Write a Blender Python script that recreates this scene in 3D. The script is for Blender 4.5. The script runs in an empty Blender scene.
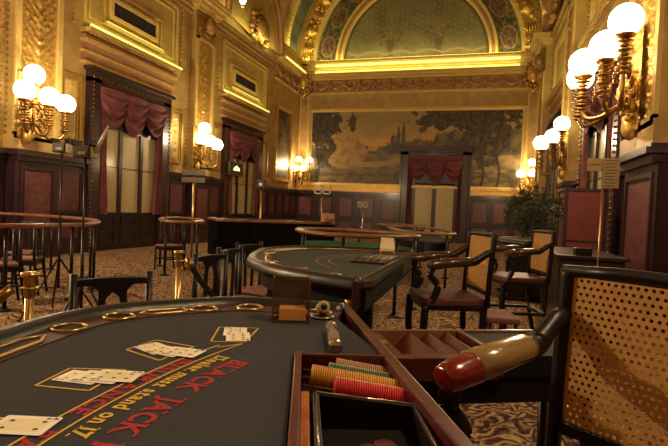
import bpy, bmesh, math, random
from mathutils import Vector, Matrix, noise
random.seed(4)
PI = math.pi
COL = bpy.context.scene.collection

# ------------------------------------------------------------------ materials
M = {}
def mat(name, col, rough=.5, metal=0., var=None, scale=8., detail=4., bump=0., bscale=None, coat=0., emit=None, es=0., stretch=None, trans=0., ior=1.45, spec=None):
    m = bpy.data.materials.new(name); m.use_nodes = True; nt = m.node_tree; N = nt.nodes; Lk = nt.links
    b = N['Principled BSDF']
    b.inputs['Base Color'].default_value = (*col, 1); b.inputs['Roughness'].default_value = rough; b.inputs['Metallic'].default_value = metal
    if coat: b.inputs['Coat Weight'].default_value = coat; b.inputs['Coat Roughness'].default_value = .12
    if trans: b.inputs['Transmission Weight'].default_value = trans; b.inputs['IOR'].default_value = ior
    if spec is not None: b.inputs['Specular IOR Level'].default_value = spec
    if emit: b.inputs['Emission Color'].default_value = (*emit, 1); b.inputs['Emission Strength'].default_value = es
    if var or bump:
        tc = N.new('ShaderNodeTexCoord'); mp = N.new('ShaderNodeMapping'); Lk.new(tc.outputs['Object'], mp.inputs[0])
        if stretch: mp.inputs['Scale'].default_value = stretch
        nz = N.new('ShaderNodeTexNoise'); nz.inputs['Scale'].default_value = scale; nz.inputs['Detail'].default_value = detail; Lk.new(mp.outputs[0], nz.inputs['Vector'])
        if var:
            r = N.new('ShaderNodeValToRGB'); r.color_ramp.elements[0].position = .35; r.color_ramp.elements[1].position = .65
            r.color_ramp.elements[0].color = (*col, 1); r.color_ramp.elements[1].color = (*var, 1)
            Lk.new(nz.outputs['Fac'], r.inputs[0]); Lk.new(r.outputs[0], b.inputs['Base Color'])
        if bump:
            n2 = nz
            if bscale:
                n2 = N.new('ShaderNodeTexNoise'); n2.inputs['Scale'].default_value = bscale; n2.inputs['Detail'].default_value = 3; Lk.new(mp.outputs[0], n2.inputs['Vector'])
            bp = N.new('ShaderNodeBump'); bp.inputs['Strength'].default_value = bump; bp.inputs['Distance'].default_value = .02
            Lk.new(n2.outputs['Fac'], bp.inputs['Height']); Lk.new(bp.outputs[0], b.inputs['Normal'])
    M[name] = m; return m

mat('plaster_gold', (.40,.27,.085), .5, .1, var=(.52,.36,.12), scale=3, bump=.25, bscale=14)
mat('plaster_rose', (.36,.18,.09), .5, .05, var=(.46,.26,.12), scale=4, bump=.25, bscale=20)
mat('gold_leaf', (.66,.44,.12), .34, .6, var=(.52,.31,.07), scale=12, bump=.3, bscale=40)
mat('gold_pale', (.74,.56,.20), .42, .25, var=(.64,.46,.15), scale=6)
mat('gold_dark', (.28,.15,.05), .45, .4, var=(.46,.26,.08), scale=18)
mat('brass', (.56,.38,.16), .3, 1.)
mat('brass_dark', (.35,.2,.06), .35, .9)
mat('mahogany', (.042,.013,.019), .36, 0, var=(.022,.007,.011), scale=5, stretch=(3,3,.5), coat=.35)
mat('mahogany_dark', (.022,.008,.011), .35, 0, var=(.018,.006,.007), scale=5, stretch=(3,3,.5), coat=.25)
mat('marble_red', (.16,.055,.055), .35, 0, var=(.085,.028,.028), scale=9, detail=8, coat=.15)
mat('wood_rim', (.26,.12,.055), .38, 0, var=(.18,.075,.035), scale=6, coat=.25)
mat('arm_brown', (.05,.022,.013), .28, 0, coat=.6)
mat('ledge_wood', (.06,.02,.015), .6, 0)
mat('wood_red', (.10,.013,.014), .36, 0, var=(.055,.008,.009), scale=10, stretch=(1,6,6), coat=.12)
mat('wood_orange', (.42,.12,.035), .25, 0, var=(.27,.06,.02), scale=12, coat=.5)
mat('ebony', (.008,.005,.006), .38, 0, spec=.35)
mat('ebony_matte', (.008,.006,.007), .7, spec=.2)
mat('vinyl_dark', (.018,.018,.013), .36, 0, bump=.08, scale=60)
mat('velvet_curtain', (.21,.06,.065), .85, 0, var=(.15,.04,.045), scale=5)
mat('net_curtain', (.62,.52,.28), .5, 0, var=(.55,.46,.24), scale=30, stretch=(8,8,.5), coat=.6)
mat('net_curtain_door', (.62,.52,.28), .5, 0, coat=.6)
mat('felt_near', (.036,.038,.046), .95, 0, var=(.048,.050,.058), scale=250, bump=.12, bscale=500, spec=.15)
mat('felt_far', (.036,.045,.036), .95, 0, var=(.05,.06,.048), scale=60, spec=.15)
mat('felt_green', (.014,.08,.04), .9, 0, spec=.15)
mat('ink_yellow', (.62,.42,.035), .8)
mat('ink_red', (.34,.008,.022), .8)
mat('ink_black', (.015,.012,.015), .7)
mat('ink_card_red', (.5,.03,.03), .6)
mat('card_white', (.86,.84,.76), .45)
mat('card_cream', (.80,.72,.46), .45)
mat('cane', (.56,.31,.085), .5, 0, var=(.46,.24,.06), scale=60)
mat('leather_red', (.15,.008,.008), .22, 0, coat=.6, bump=.1, scale=40)
mat('pad_sheen_tan', (.24,.155,.06), .24, 0, coat=.8)  # tan is the lamps' reflection on the armrest, put into the pad colour
mat('seat_burgundy', (.10,.025,.022), .5, 0, coat=.2)
mat('seat_beige', (.40,.30,.16), .6)
mat('seat_pink', (.20,.075,.055), .6)
mat('chrome', (.6,.55,.45), .2, 1.)
mat('acrylic_smoky', (.45,.33,.22), .08, 0, trans=.9)
mat('acrylic_amber', (.85,.42,.12), .25, 0, trans=.35, coat=.5)
mat('acrylic_clear', (.75,.72,.6), .06, 0, trans=.92)
mat('globe', (1,.95,.8), .3, 0, emit=(1,.86,.52), es=7)
mat('flame', (1,.9,.6), .3, 0, emit=(1,.78,.35), es=14)
mat('cove_tube', (1,1,.4), .4, 0, emit=(1,.95,.20), es=1.0)
mat('exit_face', (.07,.055,.03), .4)
mat('exit_green', (.6,1,.3), .4, 0, emit=(.7,1,.35), es=2.5)
mat('sign_plate', (.33,.24,.10), .4, .3)
mat('sign_dark', (.06,.035,.025), .4)
mat('sign_white', (.62,.58,.45), .5)
mat('vent_dark', (.030,.022,.03), .6)
mat('plant_leaf', (.018,.030,.010), .5, 0, var=(.035,.05,.016), scale=6)
mat('plant_stem', (.12,.08,.05), .8)
mat('cloth_black', (.004,.003,.004), .9, spec=.1)
mat('panel_red', (.17,.04,.035), .3, 0, var=(.13,.03,.028), scale=3, coat=.4)
mat('cardboard', (.42,.25,.11), .6)
mat('chip_brown', (.42,.22,.13), .5); mat('chip_green', (.05,.17,.05), .5); mat('chip_yellow', (.66,.36,.05), .5); mat('chip_red', (.62,.03,.035), .5)
mat('chip_edge', (.50,.33,.20), .5); mat('chip_edge_pink', (.45,.12,.09), .5); mat('terracotta', (.10,.05,.03), .7)

def painted(name, rough=.5):
    m = bpy.data.materials.new(name); m.use_nodes = True; nt = m.node_tree
    a = nt.nodes.new('ShaderNodeVertexColor'); a.layer_name = 'Col'
    nt.links.new(a.outputs[0], nt.nodes['Principled BSDF'].inputs['Base Color']); nt.nodes['Principled BSDF'].inputs['Roughness'].default_value = rough
    M[name] = m
painted('oil_paint', .45); painted('fresco', .7)

def carpet():
    m = bpy.data.materials.new('carpet_scroll'); m.use_nodes = True; nt = m.node_tree; N = nt.nodes; L = nt.links
    b = N['Principled BSDF']; b.inputs['Roughness'].default_value = .95; b.inputs['Specular IOR Level'].default_value = .1
    tc = N.new('ShaderNodeTexCoord')
    n1 = N.new('ShaderNodeTexNoise'); n1.inputs['Scale'].default_value = 3.2; n1.inputs['Detail'].default_value = 1.5; L.new(tc.outputs['Object'], n1.inputs['Vector'])
    vm = N.new('ShaderNodeVectorMath'); vm.operation = 'MULTIPLY_ADD'; vm.inputs[1].default_value = (.55,.55,.0); L.new(n1.outputs['Color'], vm.inputs[0]); L.new(tc.outputs['Object'], vm.inputs[2])
    w = N.new('ShaderNodeTexWave'); w.wave_type = 'RINGS'; w.rings_direction = 'SPHERICAL'; w.inputs['Scale'].default_value = 2.6; w.inputs['Distortion'].default_value = 5; w.inputs['Detail'].default_value = 1.5; w.inputs['Detail Scale'].default_value = 3
    v = N.new('ShaderNodeTexVoronoi'); v.inputs['Scale'].default_value = 5.5; v.feature = 'F1'; L.new(vm.outputs[0], v.inputs['Vector'])
    # leaf scrolls: swirling petals round every cell centre
    sb_ = N.new('ShaderNodeVectorMath'); sb_.operation = 'SUBTRACT'; L.new(vm.outputs[0], sb_.inputs[0]); L.new(v.outputs['Position'], sb_.inputs[1])
    sx = N.new('ShaderNodeSeparateXYZ'); L.new(sb_.outputs[0], sx.inputs[0])
    at = N.new('ShaderNodeMath'); at.operation = 'ARCTAN2'; L.new(sx.outputs[1], at.inputs[0]); L.new(sx.outputs[0], at.inputs[1])
    m6 = N.new('ShaderNodeMath'); m6.operation = 'MULTIPLY'; m6.inputs[1].default_value = 5; L.new(at.outputs[0], m6.inputs[0])
    mul = N.new('ShaderNodeMath'); mul.operation = 'MULTIPLY_ADD'; mul.inputs[1].default_value = 11; L.new(v.outputs['Distance'], mul.inputs[0]); L.new(m6.outputs[0], mul.inputs[2])
    n2 = N.new('ShaderNodeTexNoise'); n2.inputs['Scale'].default_value = 13; n2.inputs['Detail'].default_value = 3; L.new(tc.outputs['Object'], n2.inputs['Vector'])
    ad = N.new('ShaderNodeMath'); ad.operation = 'MULTIPLY_ADD'; ad.inputs[1].default_value = 7; L.new(n2.outputs['Fac'], ad.inputs[0]); L.new(mul.outputs[0], ad.inputs[2])
    sn = N.new('ShaderNodeMath'); sn.operation = 'SINE'; L.new(ad.outputs[0], sn.inputs[0])
    n5 = N.new('ShaderNodeTexNoise'); n5.inputs['Scale'].default_value = 34; n5.inputs['Detail'].default_value = 2; L.new(tc.outputs['Object'], n5.inputs['Vector'])
    a5 = N.new('ShaderNodeMath'); a5.operation = 'MULTIPLY_ADD'; a5.inputs[1].default_value = 1.6; L.new(n5.outputs['Fac'], a5.inputs[0]); L.new(sn.outputs[0], a5.inputs[2])
    r = N.new('ShaderNodeValToRGB'); e = r.color_ramp.elements
    e[0].position = .15; e[0].color = (.05,.02,.022,1); e[1].position = .95; e[1].color = (.48,.35,.18,1)
    k = e.new(.45); k.color = (.15,.07,.055,1); k = e.new(.68); k.color = (.27,.17,.08,1)
    mr = N.new('ShaderNodeMapRange'); mr.inputs['From Min'].default_value = -.6; mr.inputs['From Max'].default_value = 2.0; L.new(a5.outputs[0], mr.inputs['Value']); L.new(mr.outputs[0], r.inputs[0]); L.new(r.outputs[0], b.inputs['Base Color'])
    n3 = N.new('ShaderNodeTexNoise'); n3.inputs['Scale'].default_value = 160; L.new(tc.outputs['Object'], n3.inputs['Vector'])
    bp = N.new('ShaderNodeBump'); bp.inputs['Strength'].default_value = .3; bp.inputs['Distance'].default_value = .01; L.new(n3.outputs['Fac'], bp.inputs['Height']); L.new(bp.outputs[0], b.inputs['Normal'])
    M['carpet'] = m
carpet()

# ------------------------------------------------------------------ mesh builder
class MB:
    def __init__(s): s.v = []; s.f = []; s.mi = []; s.sm = []; s.k = 0
    def add(s, vs, fs, sm=False):
        o = len(s.v); s.v += [tuple(v) for v in vs]; s.f += [tuple(i+o for i in f) for f in fs]; s.mi += [s.k]*len(fs); s.sm += [sm]*len(fs); return s
    def box(s, x0, x1, y0, y1, z0, z1):
        vs = [(x,y,z) for z in (z0,z1) for y in (y0,y1) for x in (x0,x1)]
        return s.add(vs, [(0,2,3,1),(4,5,7,6),(0,1,5,4),(2,6,7,3),(0,4,6,2),(1,3,7,5)])
    def obox(s, c, ax, ay, sx, sy, z0, z1):   # box with horizontal axis directions
        c = Vector((c[0],c[1])); ax = Vector(ax).normalized(); ay = Vector(ay).normalized(); vs = []
        for z in (z0,z1):
            for b in (-sy/2, sy/2):
                for a in (-sx/2, sx/2):
                    p = c+ax*a+ay*b; vs.append((p.x,p.y,z))
        return s.add(vs, [(0,2,3,1),(4,5,7,6),(0,1,5,4),(2,6,7,3),(0,4,6,2),(1,3,7,5)])
    def poly(s, pts, z0, z1):
        n = len(pts); vs = [(p[0],p[1],z0) for p in pts]+[(p[0],p[1],z1) for p in pts]
        return s.add(vs, [tuple(reversed(range(n))), tuple(range(n,2*n))]+[(i,(i+1)%n,n+(i+1)%n,n+i) for i in range(n)])
    def tube(s, path, r, n=8, cap=True, sx=1., closed=False):
        P = [Vector(p) for p in path]; m = len(P); rr = r if isinstance(r,(list,tuple)) else [r]*m
        vs = []; up = Vector((0,0,1)); 
        for i,p in enumerate(P):
            a = P[(i-1)%m] if (i>0 or closed) else p; b = P[(i+1)%m] if (i<m-1 or closed) else p
            d = (b-a).normalized()
            u = up-d*d.dot(up)
            if u.length < .15: u = Vector((0,1,0))-d*d.y
            u.normalize(); w = d.cross(u)
            for j in range(n):
                t = 2*PI*(j+.5)/n; vs.append(p+(w*math.cos(t)*sx+u*math.sin(t))*rr[i])
        fs = []
        for i in range(m if closed else m-1):
            i2 = (i+1)%m
            for j in range(n): fs.append((i*n+j, i*n+(j+1)%n, i2*n+(j+1)%n, i2*n+j))
        if cap and not closed: fs += [tuple(reversed(range(n))), tuple(range((m-1)*n, m*n))]
        return s.add(vs, fs, True)
    def lathe(s, prof, c=(0,0,0), n=16, ax=None, tilt=None):
        vs = []; 
        for r,z in prof:
            for j in range(n):
                t = 2*PI*j/n; vs.append(Vector((r*math.cos(t), r*math.sin(t), z)))
        if ax is not None:
            q = Vector((0,0,1)).rotation_difference(Vector(ax)); vs = [q@v for v in vs]
        vs = [v+Vector(c) for v in vs]; m = len(prof)
        fs = [(i*n+j, i*n+(j+1)%n, (i+1)*n+(j+1)%n, (i+1)*n+j) for i in range(m-1) for j in range(n)]
        fs += [tuple(reversed(range(n))), tuple(range((m-1)*n, m*n))]
        return s.add(vs, fs, True)
    def ball(s, c, r, n=12, sz=1.):
        return s.lathe([(max(1e-4, r*math.sin(PI*k/(n//2+2))), -r*sz*math.cos(PI*k/(n//2+2))) for k in range(n//2+3)], c, n)
    def grid(s, fn, nu, nv, sm=True):
        vs = [fn(i/nu, j/nv) for j in range(nv+1) for i in range(nu+1)]
        return s.add(vs, [(j*(nu+1)+i, j*(nu+1)+i+1, (j+1)*(nu+1)+i+1, (j+1)*(nu+1)+i) for j in range(nv) for i in range(nu)], sm)
    def beads(s, a, b, step, r):
        a = Vector(a); b = Vector(b); n = max(1, int((b-a).length/step))
        for i in range(n+1):
            p = a+(b-a)*(i/n)
            s.add([p+Vector(d)*r for d in ((1,0,0),(-1,0,0),(0,1,0),(0,-1,0),(0,0,1),(0,0,-1))],
                  [(0,2,4),(2,1,4),(1,3,4),(3,0,4),(2,0,5),(1,2,5),(3,1,5),(0,3,5)], True)
        return s
    def mapv(s, fn): s.v = [tuple(fn(*v)) for v in s.v]; return s
    def build(s, name, m, parent=None, bevel=0, loc=None, solid=0):
        me = bpy.data.meshes.new(name); me.from_pydata([tuple(v) for v in s.v], [], s.f)
        for mm in (m if isinstance(m,(list,tuple)) else [m]): me.materials.append(M[mm])
        me.polygons.foreach_set('material_index', s.mi); me.polygons.foreach_set('use_smooth', s.sm)
        bm = bmesh.new(); bm.from_mesh(me); bmesh.ops.recalc_face_normals(bm, faces=bm.faces); bm.to_mesh(me); bm.free(); me.update()
        o = bpy.data.objects.new(name, me); COL.objects.link(o)
        if parent: o.parent = parent
        if loc: o.location = loc
        if bevel:
            b = o.modifiers.new('bevel','BEVEL'); b.width = bevel; b.segments = 2; b.limit_method = 'ANGLE'
        if solid:
            b = o.modifiers.new('solid','SOLIDIFY'); b.thickness = solid; b.offset = 0
        return o
def tag(o, label=None, cat=None, group=None, kind=None):
    if label: o['label'] = label
    if cat: o['category'] = cat
    if group: o['group'] = group
    if kind: o['kind'] = kind
    return o
def empty(name, loc=(0,0,0), rz=0):
    o = bpy.data.objects.new(name, None); o.empty_display_size = .1; o.location = loc; o.rotation_euler = (0,0,rz); COL.objects.link(o); return o
def copy_tree(o, parent=None):
    c = o.copy(); COL.objects.link(c)
    if parent: c.parent = parent
    for ch in list(o.children): copy_tree(ch, c)
    return c
def catmull(pts, k=6, closed=False):
    P = [Vector((*p,0)) if len(p)==2 else Vector(p) for p in pts]; n = len(P); out = []
    rng = range(n) if closed else range(n-1)
    for i in rng:
        g = (lambda j: P[j%n]) if closed else (lambda j: P[min(max(j,0),n-1)])
        a,b,c,d = g(i-1),g(i),g(i+1),g(i+2)
        for t in range(k):
            t /= k; out.append(.5*((2*b)+(c-a)*t+(2*a-5*b+4*c-d)*t*t+(3*b-3*c+d-a)*t**3))
    if not closed: out.append(P[-1])
    return out

# ------------------------------------------------------------------ room constants
LX, RX, D, Y0 = -8.97, 2.15, 23.2, -4.0
CX = (LX+RX)/2; RAD = (RX-LX)/2; ZS = 8.4
fL = lambda s,n,z: (LX+n, s, z)
fR = lambda s,n,z: (RX-n, s, z)
fB = lambda s,n,z: (s, D-n, z)

def struct(mb, name, m, parent=None, **k):
    o = mb.build(name, m, parent, **k)
    if parent is None: o['kind'] = 'structure'
    return o
def relief_fn(seed):
    def h(u, v, asp):     # u -1..1 mirrored scrollwork, v in widths
        x = abs(u)*1.0
        x *= 1.5; v *= 1.6
        a = noise.noise(Vector((x*2.2+seed, v*2.0, 0)))*3.2
        sc = math.sin((x*5+a*1.6)*2.1)*math.cos((v*5+a*2.2)*1.7)
        leaf = noise.noise(Vector((x*6, v*6, seed+5)))
        stem = math.exp(-((x-.05-.12*math.sin(v*3))**2)*60)
        return max(0., .55*sc+.5*leaf+.7*stem)
    return h
def relief(fmap, s0, s1, z0, z1, n0, depth, res, seed):
    mb = MB(); w = (s1-s0); hgt = z1-z0; nu = max(6, int(w/res)); nv = max(6, int(hgt/res)); h = relief_fn(seed)
    def fn(u, v):
        e = min(u, 1-u, v*hgt/w, (1-v)*hgt/w); k = min(1, e*12)
        return fmap(s0+u*w, n0+depth*k*h(u*2-1, v*hgt/w*2, 0), z0+v*hgt)
    mb.grid(fn, nu, nv); return mb

floor = MB().box(LX-.3, RX+.3, Y0-.3, D+.3, -.1, 0); struct(floor, 'floor', 'carpet')
wl = struct(MB().box(LX-.3, LX, Y0-.3, D+.3, 0, ZS), 'wall_left', 'plaster_gold')
wr = struct(MB().box(RX, RX+.3, Y0-.3, D+.3, 0, ZS), 'wall_right', 'plaster_gold')
wb = struct(MB().box(LX-.3, RX+.3, D, D+.3, 0, ZS+RAD+.2), 'wall_back', 'plaster_gold')
wf = struct(MB().box(LX-.3, RX+.3, Y0-.3, Y0, 0, ZS+RAD+.2), 'wall_front', 'plaster_gold')

def molding(mb, f, s0, s1, z0, z1, n): # box in wall coordinates
    c = MB().box(s0, s1, 0, n, z0, z1).mapv(f); mb.v_off = 0; mb.add(c.v, c.f)
def frame_ring(mb, f, s0, s1, z0, z1, w, n0, n1):
    for a,b,c,d in ((s0,s1,z0,z0+w),(s0,s1,z1-w,z1),(s0,s0+w,z0+w,z1-w),(s1-w,s1,z0+w,z1-w)):
        c_ = MB().box(a,b,n0,n1,c,d).mapv(f); mb.add(c_.v, c_.f)
def fbox(mb, f, s0, s1, n0, n1, z0, z1):
    c_ = MB().box(s0,s1,n0,n1,z0,z1).mapv(f); mb.add(c_.v, c_.f)

# ---- wainscot
def wainscot(f, wall, spans, pil):
    mb = MB(); pan = MB(); 
    for a,b in spans:
        fbox(mb,f,a,b,0,.07,0,.28); fbox(mb,f,a,b,0,.04,.28,2.0); fbox(mb,f,a,b,0,.12,1.98,2.06); fbox(mb,f,a,b,0,.2,2.06,2.13); fbox(mb,f,a,b,0,.15,2.13,2.17)
        fbox(mb,f,a,b,0,.06,.78,.86)
        w = b-a; n = max(1, round(w/.95)); st = w/n
        for i in range(n):
            c = a+st*(i+.5); hw = min(.3, st*.33)
            frame_ring(mb,f,c-hw-.08,c+hw+.08,.92,1.9,.06,.04,.075)
            fbox(pan,f,c-hw,c+hw,.04,.055,.98,1.84)
            fbox(pan,f,c-hw,c+hw,.04,.055,.36,.7)
    for a,b in pil:
        fbox(mb,f,a,b,0,.34,0,.3); fbox(mb,f,a+.03,b-.03,0,.27,.3,2.0); fbox(mb,f,a,b,0,.34,1.95,2.05); fbox(mb,f,a-.05,b+.05,0,.42,2.05,2.12); fbox(mb,f,a,b,0,.36,2.12,2.17)
        frame_ring(mb,f,a+.14,b-.14,.5,1.85,.05,.27,.30); fbox(pan,f,a+.24,b-.24,.27,.28,.6,1.75)
    mb.build('wainscot','mahogany',wall); pan.build('marble_panel','marble_red',wall)

def bay(f, wall, c, vents=True, near=True, H=1.5):
    """door bay: centre c"""
    w = MB()   # door surround
    for a,b in ((c-1.55,c-1.2),(c+1.2,c+1.55)):
        fbox(w,f,a,b,0,.16,0,4.1)
    fbox(w,f,c-1.55,c+1.55,0,.16,4.0,4.3); fbox(w,f,c-1.62,c+1.62,0,.24,4.26,4.34)
    w.build('door_surround','mahogany',wall)
    bd = MB()
    for s in (c-1.48,c+1.48): bd.beads(f(s,.18,.05), f(s,.18,4.1), .10, .032)
    bd.beads(f(c-1.48,.18,4.12), f(c+1.48,.18,4.12), .1, .032)
    bd.build('bead_moulding','mahogany_dark' if False else 'brass_dark',wall)
    # stacked mouldings over the door
    g = MB(); p = MB(); d = MB()
    for z0,z1,n in ((4.36,4.42,.16),(4.62,4.68,.12),(4.86,4.93,.2),(5.08,5.17,.3)):
        fbox(g,f,c-1.75,c+1.75,0,n,z0,z1)
    for z0,z1,n in ((4.42,4.62,.05),(4.68,4.86,.07),(4.93,5.02,.14)): fbox(p,f,c-1.75,c+1.75,0,n,z0,z1)
    d.beads(f(c-1.75,.24,5.05), f(c+1.75,.24,5.05), .09, .03)
    g.build('cornice_moulding','gold_pale',wall); p.build('frieze_moulding','plaster_rose',wall); d.build('dentil_row','gold_leaf',wall)
    # upper framed panel
    u = MB(); frame_ring(u,f,c-1.72,c+1.9,5.3,7.05,.07,0,.07); frame_ring(u,f,c-1.55,c+1.73,5.45,6.9,.04,0,.05)
    u.build('panel_moulding','gold_pale',wall)
    b2 = MB()
    for s in (c-2.0,c+2.12): b2.beads(f(s,.05,5.2), f(s,.05,7.2), .12, .045)
    b2.beads(f(c-2.0,.05,5.25), f(c+2.1,.05,5.25), .14, .03)
    b2.build('bead_moulding','gold_leaf',wall)
    # narrow gilded panels beside the door
    for s0,s1 in ((c-2.3,c-1.68),(c+1.68,c+2.3)):
        n = MB(); frame_ring(n,f,s0,s1,2.45,4.05,.06,0,.06); frame_ring(n,f,s0+.1,s1-.1,2.55,3.95,.025,0,.04); n.build('gilded_frame','gold_leaf',wall)
        relief(f,s0+.14,s1-.14,2.6,3.9,.01,.05,.035,s0).build('gilded_relief','gold_pale',wall)

def pilaster(f, wall, c, n=.2, res=.03, hw=.55):
    m = MB(); fbox(m,f,c-hw,c+hw,0,n,2.17,7.3); fbox(m,f,c-hw-.02,c+hw+.02,0,n+.05,2.17,2.45)
    m.build('pilaster','plaster_gold',wall)
    e = MB()
    for a,b in ((c-hw,c-hw+.12),(c+hw-.12,c+hw)): fbox(e,f,a,b,n,n+.05,2.45,6.5)
    fbox(e,f,c-hw,c+hw,n,n+.05,2.38,2.5); fbox(e,f,c-hw,c+hw,n,n+.05,6.42,6.5); e.build('pilaster_border','gold_pale',wall)
    relief(f,c-hw+.15,c+hw-.15,2.55,6.4,n+.005,.07,res,c).build('pilaster_relief','gold_leaf',wall)
    k = relief(f,c-hw,c+hw,6.55,7.3,n+.02,.16,.045,c+3)
    k.ball(f(c,n+.14,6.95), .2, 12, 1.3); k.build('capital_relief','gold_dark',wall)
    q = MB()
    for z0,z1,x in ((7.3,7.4,.12),(7.4,7.52,.25),(7.52,7.62,.38),(7.62,7.68,.45)):
        fbox(q,f,c-hw-x*.6,c+hw+x*.6,0,n+x,z0,z1)
    q.build('pilaster_cap','gold_pale',wall)
    for s in (c-hw-.14, c+hw+.14):
        b = MB(); b.beads(f(s,.06,2.5), f(s,.06,7.2), .12, .04); b.build('bead_moulding','gold_dark',wall)

def top_cornice(f, wall, s0, s1):
    q = MB(); p = MB()
    for z0,z1,n in ((7.16,7.22,.06),(7.32,7.38,.12),(7.48,7.56,.2)): fbox(q,f,s0,s1,0,n,z0,z1)
    for z0,z1,n in ((7.22,7.32,.04),(7.38,7.48,.1)): fbox(p,f,s0,s1,0,n,z0,z1)
    q.build('cornice_moulding','plaster_gold',wall); p.build('cornice_band','plaster_rose',wall)

LB = [-1.6, 4.7, 10.96, 17.27]; LP = [1.6, 7.95, 14.14]
RB = [-1.6, 4.2, 10.4, 16.4]; RP = [1.4, 7.1, 13.2, 19.3]
wainscot(fL, wl, [(Y0,LB[0]-1.55),(LB[0]+1.55,LP[0]-.6),(LP[0]+.6,LB[1]-1.55),(LB[1]+1.55,LP[1]-.55),(LP[1]+.55,LB[2]-1.55),(LB[2]+1.55,LP[2]-.55),(LP[2]+.55,LB[3]-1.55),(LB[3]+1.55,D)], [(p-.55,p+.55) for p in LP])
wainscot(fR, wr, [(Y0,RB[0]-1.55),(RB[0]+1.55,RP[0]-.6),(RP[0]+.7,RB[1]-1.55),(RB[1]+1.55,RP[1]-.7),(RP[1]+.7,RB[2]-1.55),(RB[2]+1.55,RP[2]-.6),(RP[2]+.6,RB[3]-1.55),(RB[3]+1.55,RP[3]-.6),(RP[3]+.6,D)], [(RP[0]-.7,RP[0]+.7),(RP[1]-.7,RP[1]+.7)]+[(p-.6,p+.6) for p in RP[2:]])
for c in LB: bay(fL, wl, c)
for c in RB: bay(fR, wr, c)
for c in LP: pilaster(fL, wl, c, .2)
for c in RP: pilaster(fR, wr, c, .3, .03, .68 if c < 8 else .58)
top_cornice(fL, wl, Y0, D); top_cornice(fR, wr, Y0, D)
# corner stretch of the left wall (heavier cornice, festoon under it)
def heavy_cornice(f, wall, s0, s1, n0=0):
    q = MB()
    for z0,z1,n in ((6.86,6.95,.10),(7.52,7.6,.18),(7.6,7.72,.36),(7.72,7.8,.44),(7.98,8.06,.28),(8.3,8.42,.4)): fbox(q,f,s0,s1,0,n+n0,z0,z1)
    for z0,z1,n in ((7.8,7.98,.12),(8.06,8.3,.16)): fbox(q,f,s0,s1,0,n+n0,z0,z1)
    q.build('cornice_moulding','gold_pale',wall)
    fr = MB(); n = max(1, int((s1-s0)/.72)); st = (s1-s0)/n
    for i in range(n):
        a = s0+st*i
        pts = [f(a+st*t/6, .12+.06*math.sin(PI*t/6), 7.40-.30*math.sin(PI*t/6)) for t in range(7)]
        fr.tube(pts, [.04+.045*math.sin(PI*t/6) for t in range(7)], 6)
        fbox(fr,f,a-.1,a+.1,0,.16,7.22,7.5); fbox(fr,f,a-.06,a+.06,0,.12,7.02,7.22)
        fr.ball(f(a+st/2,.12,7.34), .06, 8)
    fr.build('festoon_frieze','plaster_rose',wall)
heavy_cornice(fL, wl, 20.0, D); heavy_cornice(fR, wr, 20.2, D)
heavy_cornice(fB, wb, LX+.1, RX-.1)
# corner cartouches and ribs
for sx, cx in ((1, LX+.35),(-1, RX-.35)):
    k = MB(); k.ball((cx, D-.45, 7.42), .30, 14, 1.35)
    for t in range(14):
        a = 2*PI*t/14; k.ball((cx+.36*math.cos(a), D-.5, 7.42+.5*math.sin(a)), .085, 8)
    for t in range(5): k.ball((cx, D-.4, 6.8-.13*t), .12-.02*t, 8)
    k.tube([(cx-.35,D-.4,7.2),(cx-.25,D-.5,6.9),(cx,D-.5,6.7),(cx+.25,D-.5,6.9),(cx+.35,D-.4,7.2)], .06, 6)
    k.build('corner_cartouche','gold_leaf',wb)
# arches of the end wall
def ring(mb, r0, r1, y0, y1, cx=CX, cz=ZS+.05, a0=0, a1=PI, n=64):
    vs = []; 
    for i in range(n+1):
        a = a0+(a1-a0)*i/n
        for r,y in ((r0,y0),(r1,y0),(r1,y1),(r0,y1)): vs.append((cx+r*math.cos(a), y, cz+r*math.sin(a)))
    fs = [(i*4+j, i*4+(j+1)%4, i*4+4+(j+1)%4, i*4+4+j) for i in range(n) for j in range(4)]+[(0,1,2,3),(n*4+3,n*4+2,n*4+1,n*4)]
    mb.add(vs, fs)
g = MB(); ring(g,3.36,3.46,D-.22,D); ring(g,3.62,3.72,D-.22,D); ring(g,4.72,4.85,D-.3,D); g.build('arch_moulding','gold_pale',wb)
g = MB(); ring(g,3.46,3.62,D-.14,D); g.build('arch_band','plaster_rose',wb)
# heavy gilded rib with relief blocks
g = MB(); ring(g,4.85,5.5,D-.35,D-.02)
for i in range(40):
    a = PI*(i+.5)/40; e = Vector((math.cos(a),0,math.sin(a))); tt = Vector((-math.sin(a),0,math.cos(a))); c = Vector((CX,D-.4,ZS+.05))+e*5.17
    if i % 4 in (0,):
        g.ball(c, .26, 10)
        for k in (-1,1): g.ball(c+e*.2*k, .12, 8)
    elif i % 4 == 2:
        for k in range(-2,3):
            p = c+tt*.0+e*.11*k; g.tube([p-tt*.17, p+tt*.17], .045, 6)
    else:
        for k in range(5):
            p = c+e*random.uniform(-.26,.26)+tt*random.uniform(-.15,.15); g.ball(p, random.uniform(.06,.12), 7)
    for k in (-1,1): g.ball(c+e*.31*k, .06, 6)
g.build('gilded_rib','gold_leaf',wb)

def colour_grid(name, nu, nv, pos, colf, m, parent=None):
    mb = MB(); mb.grid(pos, nu, nv, False); o = mb.build(name, m, parent)
    at = o.data.color_attributes.new('Col','FLOAT_COLOR','POINT'); k = 0
    for j in range(nv+1):
        for i in range(nu+1):
            c = colf(i/nu, j/nv); at.data[k].color = (max(0,c[0]),max(0,c[1]),max(0,c[2]),1); k += 1
    return o
def fb(x,y,z=0,o=4): return noise.fractal(Vector((x,y,z)), .9, 2.1, o)
def lerp(a,b,t): t = max(0,min(1,t)); return tuple(a[i]*(1-t)+b[i]*t for i in range(3))
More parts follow.
